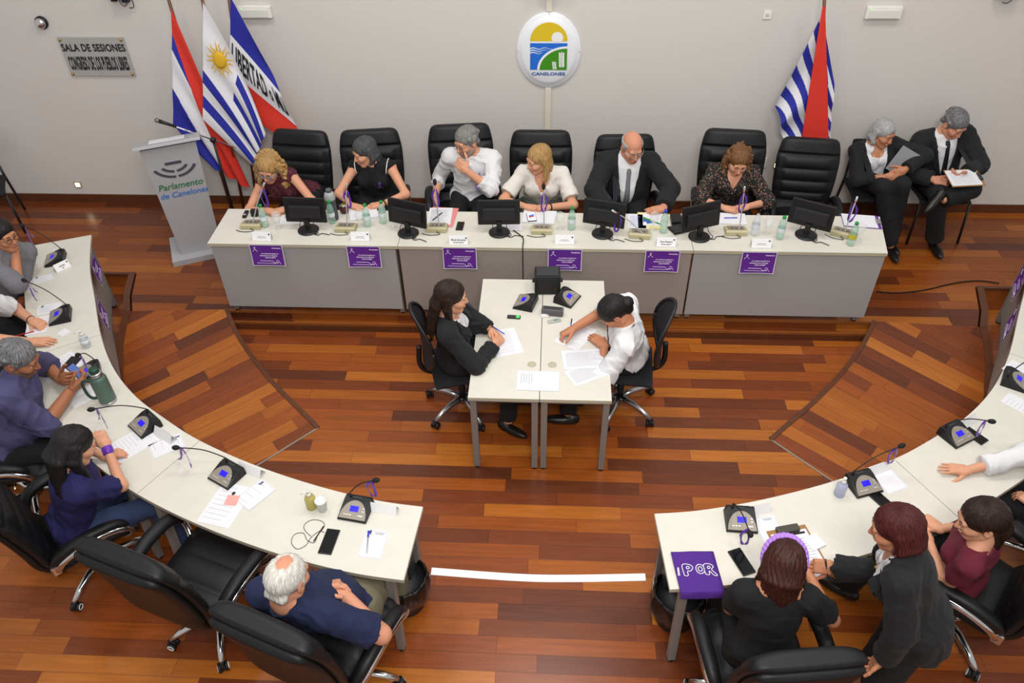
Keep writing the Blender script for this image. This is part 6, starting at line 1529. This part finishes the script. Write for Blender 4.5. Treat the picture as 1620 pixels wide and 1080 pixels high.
# left desk things
DK = .74
card(99, 424, DK, aimz((.8, -.6))+PI, 'name card with black lettering on the far left desk', [('Adrián', .019, .004, M_ink, .9), ('Edil', .012, -.016, M_ink, .9)], .12, .06)
for px, py, lab in ((262, 690, 'white name card behind the unit before the navy blouse woman'), (398, 745, 'white name card behind the unit before the empty armchair'), (607, 806, 'white name card at the near end of the left desk'), (1194, 808, 'white name card behind the unit before the headband woman'), (1384, 745, 'white name card behind the unit with the hand gel bottle'), (1527, 672, 'white name card behind the unit with a phone')):
    d = nd(px, py); card(px, py, DK, aimz((-d[0], -d[1]))+PI*0+PI, lab, [], .17, .055, 'blank looking name cards on the curved desks')
paper(68, 441, DK, .55, 'small white sheet with a ribbon print before the man in a grey shirt', .15, .10, lines=2, ribbon_print=True, border=True)
paper(78, 488, DK, .45, 'white sheet with a ribbon print on the far left desk, behind the notepad', .17, .12, lines=3, ribbon_print=True)
paper(60, 515, DK, .35, 'white notepad with a red pen under the writing hand', .15, .21, lines=6, th=.006, name='notepad', cat='notepad')
t = thing('pen', 'red pen at the left rim of the desk by the notepad', 'pen', at(40, 528, DK+.008), -1.1); MB().tube([(0, -.06, .004), (0, .06, .004)], .004, mat('red_plastic', (180, 30, 40), .4), 8).build('pen_barrel', None, t)
paper(101, 526, DK, -.5, 'tiny white slip beside the second conference unit', .07, .07)
paper(95, 580, DK, -.6, 'white sheets under the black notebook on the left desk', .20, .27, lines=5, lf=.7)
paper(134, 625, DK, -.75, 'white sheet under the green flask', .16, .20, lines=0)
phone(114, 574, DK+.002, -.15, 'square black notebook on the white sheets near the phone user', .085, .12, M_blackp)
phone(122, 589, .86, 0, 'phone held by the man in a purple shirt', .07, .135, mat('phone_photo', (70, 90, 140), .2, emit=(80, 100, 160), estr=.5), tilt=(.75, .2, 1.45), pos=at(122, 589, .855))
paper(206, 704, DK, -.72, 'printed sheet with a dark crest before the woman in navy', .20, .30, lines=5, logo=True, lf=.6)
paper(264, 705, DK, -.95, 'small sheet with a ribbon print, right of the crest sheet on the left desk', .14, .20, lines=2, ribbon_print=True, border=True)
paper(358, 798, DK, -.22, 'printed sheet under the pink sticky note', .21, .30, lines=4, logo=True, lf=.6)
paper(404, 782, DK+.0015, -.62, 'small sheet with a ribbon print right of the pink note', .14, .20, lines=2, ribbon_print=True, border=True)
paper(367, 791, DK+.003, -.06, 'pink sticky note on the printed sheet', .075, .072, m=mat('pink_note', (240, 158, 152), .8), name='sticky_note', cat='note')
paper(591, 860, DK, -.10, 'small bordered sheet with a ribbon print under a blue pen', .135, .19, head=True, ribbon_print=True, border=True)
t = thing('pen', 'blue capped pen on the bordered sheet at the near left desk end', 'pen', at(582, 857, DK+.002), .12)
MB().tube([(0, -.075, .005), (0, -.065, .005), (0, .03, .005)], [.002, .004, .0045], M_silverp, 8).build('pen_barrel', None, t); MB().tube([(0, .03, .005), (0, .07, .005)], .006, mat('blue_plastic', (40, 60, 190), .4), 8).build('pen_cap', None, t)
phone(521, 857, DK, -.10, 'black phone beside the earphone cable on the near left desk', .078, .165)
b = MB().tube(spline([at(a, c, DK+.003) for a, c in ((513, 842), (505, 840), (492, 850), (484, 862), (470, 868), (461, 858), (466, 845), (480, 843), (486, 854), (497, 858), (503, 846), (513, 832), (509, 824), (494, 822), (482, 829), (482, 838), (492, 848))], 6), .0016, M_blackp, 6).tube([at(496, 856, DK+.004), at(512, 832, DK+.004)], .0035, M_blackp, 8)
tag(b.build('earphones'), 'coiled black earphone cable beside the phone on the near left desk', 'earphones')
p = at(511, 806, DK); t = thing('paper_cup', 'small translucent white cup beside the yellow hand gel', 'cup', p); MB().lathe([(0, .001), (.024, .001), (.034, .085), (.036, .088), (.033, .088), (.0225, .004), (0, .004)], mat('translucent_cup', (226, 228, 226), .4, alpha=.8), 22).build('cup_body', None, t)
def gel(px, py, label, liq, s=1.0, clear=False):
    t = thing('hand_gel_bottle', label, 'bottle', at(px, py, DK), .4); t.scale = (s, s, s)
    MB().lathe([(0, .001), (.028, .001), (.031, .006), (.031, .085), (.026, .10), (.012, .108), (.012, .116)], liq, 20).build('bottle_body', None, t)
    MB().lathe([(.014, .112), (.014, .124), (.005, .126), (.005, .142), (.010, .144), (.010, .152), (0, .153)], M_pwhite, 14).tube([(0, 0, .148), (-.035, 0, .146), (-.04, 0, .138)], .004, M_pwhite, 8).build('pump', None, t)
    if clear: MB().lathe([(.0315, .03), (.0318, .03), (.0318, .07), (.0315, .07)], M_label, 20, cap=False).build('label_sleeve', None, t)
gel(138, 548, 'clear hand gel bottle on the far left desk', CBOT, 1.0, True); gel(494, 802, 'yellow hand gel bottle beside the small cup', mat('yellow_gel', (190, 178, 92), .15, alpha=.75)); gel(1327, 782, 'clear bluish hand gel bottle on the right desk', mat('blue_gel', (178, 186, 216), .15, alpha=.6))
p = at(172, 634, DK); t = thing('vacuum_flask', 'large green steel vacuum flask with a handle on the left desk', 'flask', p, .2)
M_fg = mat('green_hammertone', (88, 110, 100), .4, .3, bump=(.3, 200))
MB().lathe([(0, .001), (.052, .001), (.054, .008), (.054, .022)], M_alum, 26).build('steel_foot', None, t); MB().lathe([(.0535, .022), (.054, .03), (.054, .205), (.048, .222), (.040, .232)], M_fg, 26, cap=False).build('flask_body', None, t)
MB().lathe([(.040, .230), (.040, .262), (.034, .266)], M_alum, 24).build('steel_collar', None, t); MB().lathe([(.031, .264), (.031, .29), (.027, .296), (0, .296)], mat('dark_green_plastic', (26, 62, 52), .5), 20).build('stopper', None, t)
MB().tube(spline([(-.05, -.01, .205), (-.075, -.012, .21), (-.10, -.014, .19), (-.102, -.014, .10), (-.085, -.012, .055), (-.052, -.01, .05)], 6), .0095, mat('dark_green_plastic', (26, 62, 52), .5), 10).build('handle', None, t)
# right desk things
paper(1217, 838, DK, .18, 'small bordered sheet beside the unit before the headband woman', .13, .19, head=True, border=True)
t = thing('clipboard', 'wooden clipboard with a printed sheet under the hands of the headband woman', 'clipboard', at(1264, 874, DK), .24)
MB().box((0, 0, .002), (.235, .33, .004), mat('hardboard', (150, 110, 66), .6), bev=.001).build('board', None, t); MB().box((0, -.012, .0055), (.21, .297, .003), M_paper).build('sheet', None, t); MB().box((0, .145, .016), (.13, .045, .028), mat('olive_grey_metal', (72, 70, 62), .4, .4), bev=.006).build('clip', None, t)
b = MB().box((.03, .115, .0074), (.12, .014, .0004), M_ink)
for k in range(11): b.box((0, .08-.018*k, .0074), (.17, .0022, .0004), M_greyink)
b.build('print', None, t)
phone(1173, 889, DK, .38, 'black phone lying between the purple cloth and the clipboard', .078, .165)
phone(1393, 791, DK, .55, 'black phone on the right desk behind the dark red haired woman', .074, .15); phone(1541, 689, DK, .60, 'black phone behind the conference unit before the outstretched hand', .074, .15)
tag(MB().box(tuple(at(1288, 858, DK)+Vector((0, 0, .006))), (.09, .09, .010), M_paper, bev=.003, rz=.5).build('napkin_stack'), 'small stack of white napkins right of the clipboard', 'napkin')
paper(1402, 756, DK, .42, 'bordered sheet beside the unit with the hand gel bottle', .15, .21, head=True, border=True); paper(1616, 588, DK, .7, 'white sheet under the farthest right unit', .15, .20, lines=3); paper(1613, 640, DK, .75, 'white sheet at the right frame edge on the desk', .13, .19, lines=3)
t = thing('folded_cloth', 'folded purple cloth with hand painted white letters hanging over the desk corner', 'cloth', at(1102, 905, DK), .06); bpy.context.view_layer.update()
def fc(w0, l, z, over, dx, m, name, th=.006, sd=0):
    def fn(u, v):
        y = l*.5-(l+over)*v; x = (u-.5)*w0+dx+.012*(v-.5); zz = z+.0015*math.sin(u*9+sd)+.0015*math.sin(v*11+sd)
        if y < -l*.5: k = -l*.5-y; zz -= k*1.0; y = -l*.5-.006-.012*min(1, k*20)
        return x, y, zz
    b = MB(); g = MB().grid(fn, 16, 26, m); n = len(g.v); g2 = [(x, y, z_-th*.6) for x, y, z_ in g.v]; fs = g.f+[tuple(i+n for i in reversed(f)) for f in g.f]
    nu, nv = 16, 26
    for i in range(nu-1): fs += [(i, i+n, i+1+n, i+1)]; k = (nv-1)*nu+i; fs += [(k, k+1, k+1+n, k+n)]
    for j in range(nv-1): a = j*nu; fs += [(a, a+nu, a+nu+n, a+n)]; a = j*nu+nu-1; fs += [(a, a+n, a+nu+n, a+nu)]
    b.add(g.v+g2, fs, m, True); b.build(name, None, t); return fn
M_cl = mat('purple_cotton', (74, 32, 128), .85, bump=(.25, 300))
ey = .165; fc(.235, .25, .006, .035, .004, M_cl, 'lower_fold', sd=1); fn = fc(.225, .245, .014, .010, -.002, M_cl, 'upper_fold', sd=3)
def letter(strokes, ox, oy, s):
    b = MB()
    for st in strokes:
        for off in (-.010, .010): b.tube(spline([(ox+(x+off/s*(0 if len(st) > 6 else .6))*s, oy+y*s, .0185) for x, y in st], 4), .0028, M_paper, 6, flat=.5)
    b.build('painted_letter', None, t)
O_ = lambda r, cx=.5, cy=.5, k=14: [(cx+r*.8*math.cos(a), cy+r*math.sin(a)) for a in np.linspace(.3, 2*PI+.3, k)]
b = MB()
def outline(pts, ox, oy, s): b.tube(spline([(ox+x*s, oy+y*s, .0175) for x, y in pts], 4), .0026, M_paper, 6, flat=.5)
for ch, ox in (('P', -.075), ('O', -.012), ('R', .042)):
    s = .062
    if ch == 'P': outline([(.05, 0), (.0, 1.05), (.6, 1.1), (.9, .8), (.65, .45), (.38, .42), (.36, 0), (.05, 0)], ox, -.03, s); outline([(.36, .9), (.55, .88), (.6, .74), (.36, .66), (.36, .9)], ox, -.03, s)
    if ch == 'O': outline(O_(.46), ox, -.022, s); outline(O_(.22), ox, -.022, s)
    if ch == 'R': outline([(.0, .1), (.0, 1.05), (.55, 1.1), (.8, .82), (.6, .55), (1.0, .0), (.72, -.02), (.38, .42), (.32, .05), (.0, .1)], ox, -.03, s); outline([(.3, .88), (.5, .86), (.48, .7), (.3, .66), (.3, .88)], ox, -.03, s)
outline([(.0, .0), (.08, .9), (.16, .9), (.14, .0)], -.105, -.03, .05)
b.build('painted_lettering', None, t)
# small desk things
t = thing('loudspeaker', 'black box loudspeaker at the far end of the small desks', 'loudspeaker', at(866, 462, DK), .04)
MB().box((0, .04, .085), (.20, .15, .17), mat('black_speaker', (22, 22, 24), .55), bev=.014).build('cabinet', None, t); MB().box((0, .04, .174), (.17, .12, .004), M_dark, bev=.002).build('top_plate', None, t); MB().box((0, -.037, .085), (.172, .006, .14), mat('speaker_back', (30, 30, 32), .7), bev=.004).build('rear_panel', None, t)
for sx in (-1, 1): MB().cyl((sx*.10, .04, .085), (sx*.118, .04, .085), .016, M_blackp).build('knob', None, t)
MB().box((.06, -.041, .06), (.012, .004, .02), GOLD).build('terminal', None, t)
t = thing('portable_speaker', 'small grey portable speaker before the black loudspeaker', 'loudspeaker', at(874, 497, DK), -.12); MB().box((0, .0, .03), (.165, .055, .058), mat('grey_mesh', (104, 104, 106), .5, .4, bump=(.5, 900)), bev=.010).build('speaker_body', None, t); MB().box((0, .0, .0595), (.13, .03, .002), M_dark, bev=.001).build('control_strip', None, t)
t = phone(813, 502, DK, PI/2-.08, 'black cordless phone with a green lit display on the left small desk', .04, .10, M_dark); MB().box((0, -.03, .0095), (.026, .026, .0006), mat('green_display', (70, 200, 90), .3, emit=(60, 200, 80), estr=.6)).build('display', None, t)
t = thing('voice_recorder', 'slim silver recorder on the right small desk', 'recorder', at(877, 509, DK), -1.25); MB().box((0, 0, .008), (.03, .10, .015), M_silverp, bev=.004).build('recorder_body', None, t); MB().box((0, .01, .0158), (.02, .03, .001), mat('lcd', (110, 140, 130), .3)).build('display', None, t)
t = thing('usb_adapter', 'small white adapter lying left of the silver recorder', 'adapter', at(862, 501, DK), .1); MB().box((0, 0, .009), (.06, .03, .018), M_pwhite, bev=.003).build('adapter_body', None, t); MB().box((.025, 0, .0185), (.014, .02, .001), mat('purple_mark', (140, 120, 170), .5)).build('mark', None, t)
paper(800, 541, DK, .30, 'white sheet under the hands of the woman in a black blazer', .20, .29, lines=6, lf=.5)
paper(911, 531, DK, -.55, 'white sheet being written on at the right small desk', .20, .28, lines=8, lf=.7)
paper(922, 568, DK+.0025, .12, 'sheet full of handwriting, right of the cable grommets', .29, .20, lines=8, lf=.8); paper(927, 590, DK, .50, 'tilted handwritten sheet under the other, near the desk edge', .26, .17, lines=8, lf=.8)
t = paper(851, 603, DK, -.02, 'stack of white sheets bridging the seam of the small desks', .29, .19, th=.006, name='paper_stack')
b = MB()
for k in range(5): b.box((-.115+.018*k, .02, .0068), (.003, .10-.012*(k % 3), .0004), M_greyink)
b.build('print', None, t)
def held_pen(px, py, z, d, label, m):
    t = thing('pen', label, 'pen', at(px, py, z)); d = Vector(d).normalized(); MB().tube([tuple(-d*.05), tuple(-d*.04), tuple(d*.085)], [.001, .004, .0042], m, 8).build('pen_barrel', None, t); MB().tube([tuple(d*.05), tuple(d*.088)], .0048, M_dark, 8).build('pen_cap', None, t)
held_pen(902, 522, DK+.045, (.1, .35, .8), 'blue pen in the writing hand at the right small desk', mat('blue_plastic', (40, 60, 190), .4)); held_pen(790, 523, DK+.075, (-.75, .35, .3), 'blue pen held in the clasped hands of the woman in a blazer', mat('blue_plastic', (40, 60, 190), .4))
held_pen(1309, 908, .84, (-.2, .4, .8), 'grey pen in the hand of the standing person', M_dark)
# clipboard of the man by the wall, folder of the woman beside him
t = thing('clipboard', 'clipboard with papers on the lap of the man by the rear wall', 'clipboard', aty(1526, 281, 6.36), .25); t.rotation_euler = (.25, .0, .12)
MB().box((0, 0, -.003), (.30, .21, .006), mat('hardboard', (150, 110, 66), .6), bev=.001).build('board', None, t); MB().box((-.01, 0, .0015), (.27, .19, .003), M_paper).build('sheet', None, t); MB().box((.135, 0, .006), (.03, .09, .014), M_dark, bev=.003).build('clip', None, t)
b = MB(); [b.box((-.02, -.07+.016*k, .0033), (.20, .002, .0003), M_greyink) for k in range(9)]; b.build('print', None, t)
t = thing('folder', 'grey folder held upright by the grey haired woman by the wall', 'folder', aty(1428, 256, 6.60)); t.rotation_euler = (1.25, .35, -.5); MB().box((0, 0, 0), (.17, .24, .006), mat('grey_card', (130, 132, 134), .7)).build('cover', None, t)
# bins with black bags
def bin_(x, y, label, sd):
    t = thing('waste_bin', label, 'bin', (x, y, 0), sd, 'black lined waste bins'); r = random.Random(sd)
    MB().lathe([(.0, .002), (.11, .002), (.118, .01), (.138, .26)], M_blackp, 28).build('bin_body', None, t)
    ph = [r.uniform(0, 6) for _ in range(6)]
    def fn(u, v):
        a = 2*PI*u; wr = .5*math.sin(7*a+ph[0]+3*v)+.35*math.sin(13*a+ph[1]-5*v)+.3*math.sin(4*a+ph[2]+8*v)
        if v < .42: k = v/.42; rr = .155-.012*(1-k)+.012*math.sin(PI*k)+wr*.009; z = .10+.18*k
        elif v < .56: k = (v-.42)/.14; rr = .155-.022*k+wr*.006; z = .28+.015*math.sin(PI*k)+.005*wr
        else: k = (v-.56)/.44; rr = .133-.03*k+wr*.012*(1-k*.4); z = .275-.20*k
        return rr*math.cos(a), rr*math.sin(a), z
    MB().grid(fn, 90, 40, mat('black_bin_bag', (14, 14, 15), .22, spec=.6), closeu=True).build('bin_bag', None, t)
    MB().grid(lambda u, v: ((.104*v)*math.cos(2*PI*u), (.104*v)*math.sin(2*PI*u), .077+.012*math.sin(9*u+5*v)), 40, 8, mat('black_bin_bag', (14, 14, 15), .22), closeu=True).build('bag_bottom', None, t)
bin_(-.86, 2.64, 'black bagged waste bin under the near end of the left desk', 3); bin_(.80, 2.60, 'black bagged waste bin under the near end of the right desk', 8)

t = thing('handbag', 'small bag with a yellow and green pattern behind the reaching arm', 'bag', at(1397, 876, .60), .6); MB().box((0, 0, .05), (.17, .09, .10), pattern_mat('patterned_cloth', (60, 66, 34), [(200, 180, 60), (60, 90, 50), (150, 60, 40), (220, 200, 110)], 60, .45), bev=.02).build('bag_body', None, t); MB().tube(spline([(-.06, 0, .09), (-.04, 0, .16), (.04, 0, .16), (.06, 0, .09)], 6), .006, M_blackp, 8).build('bag_handle', None, t)
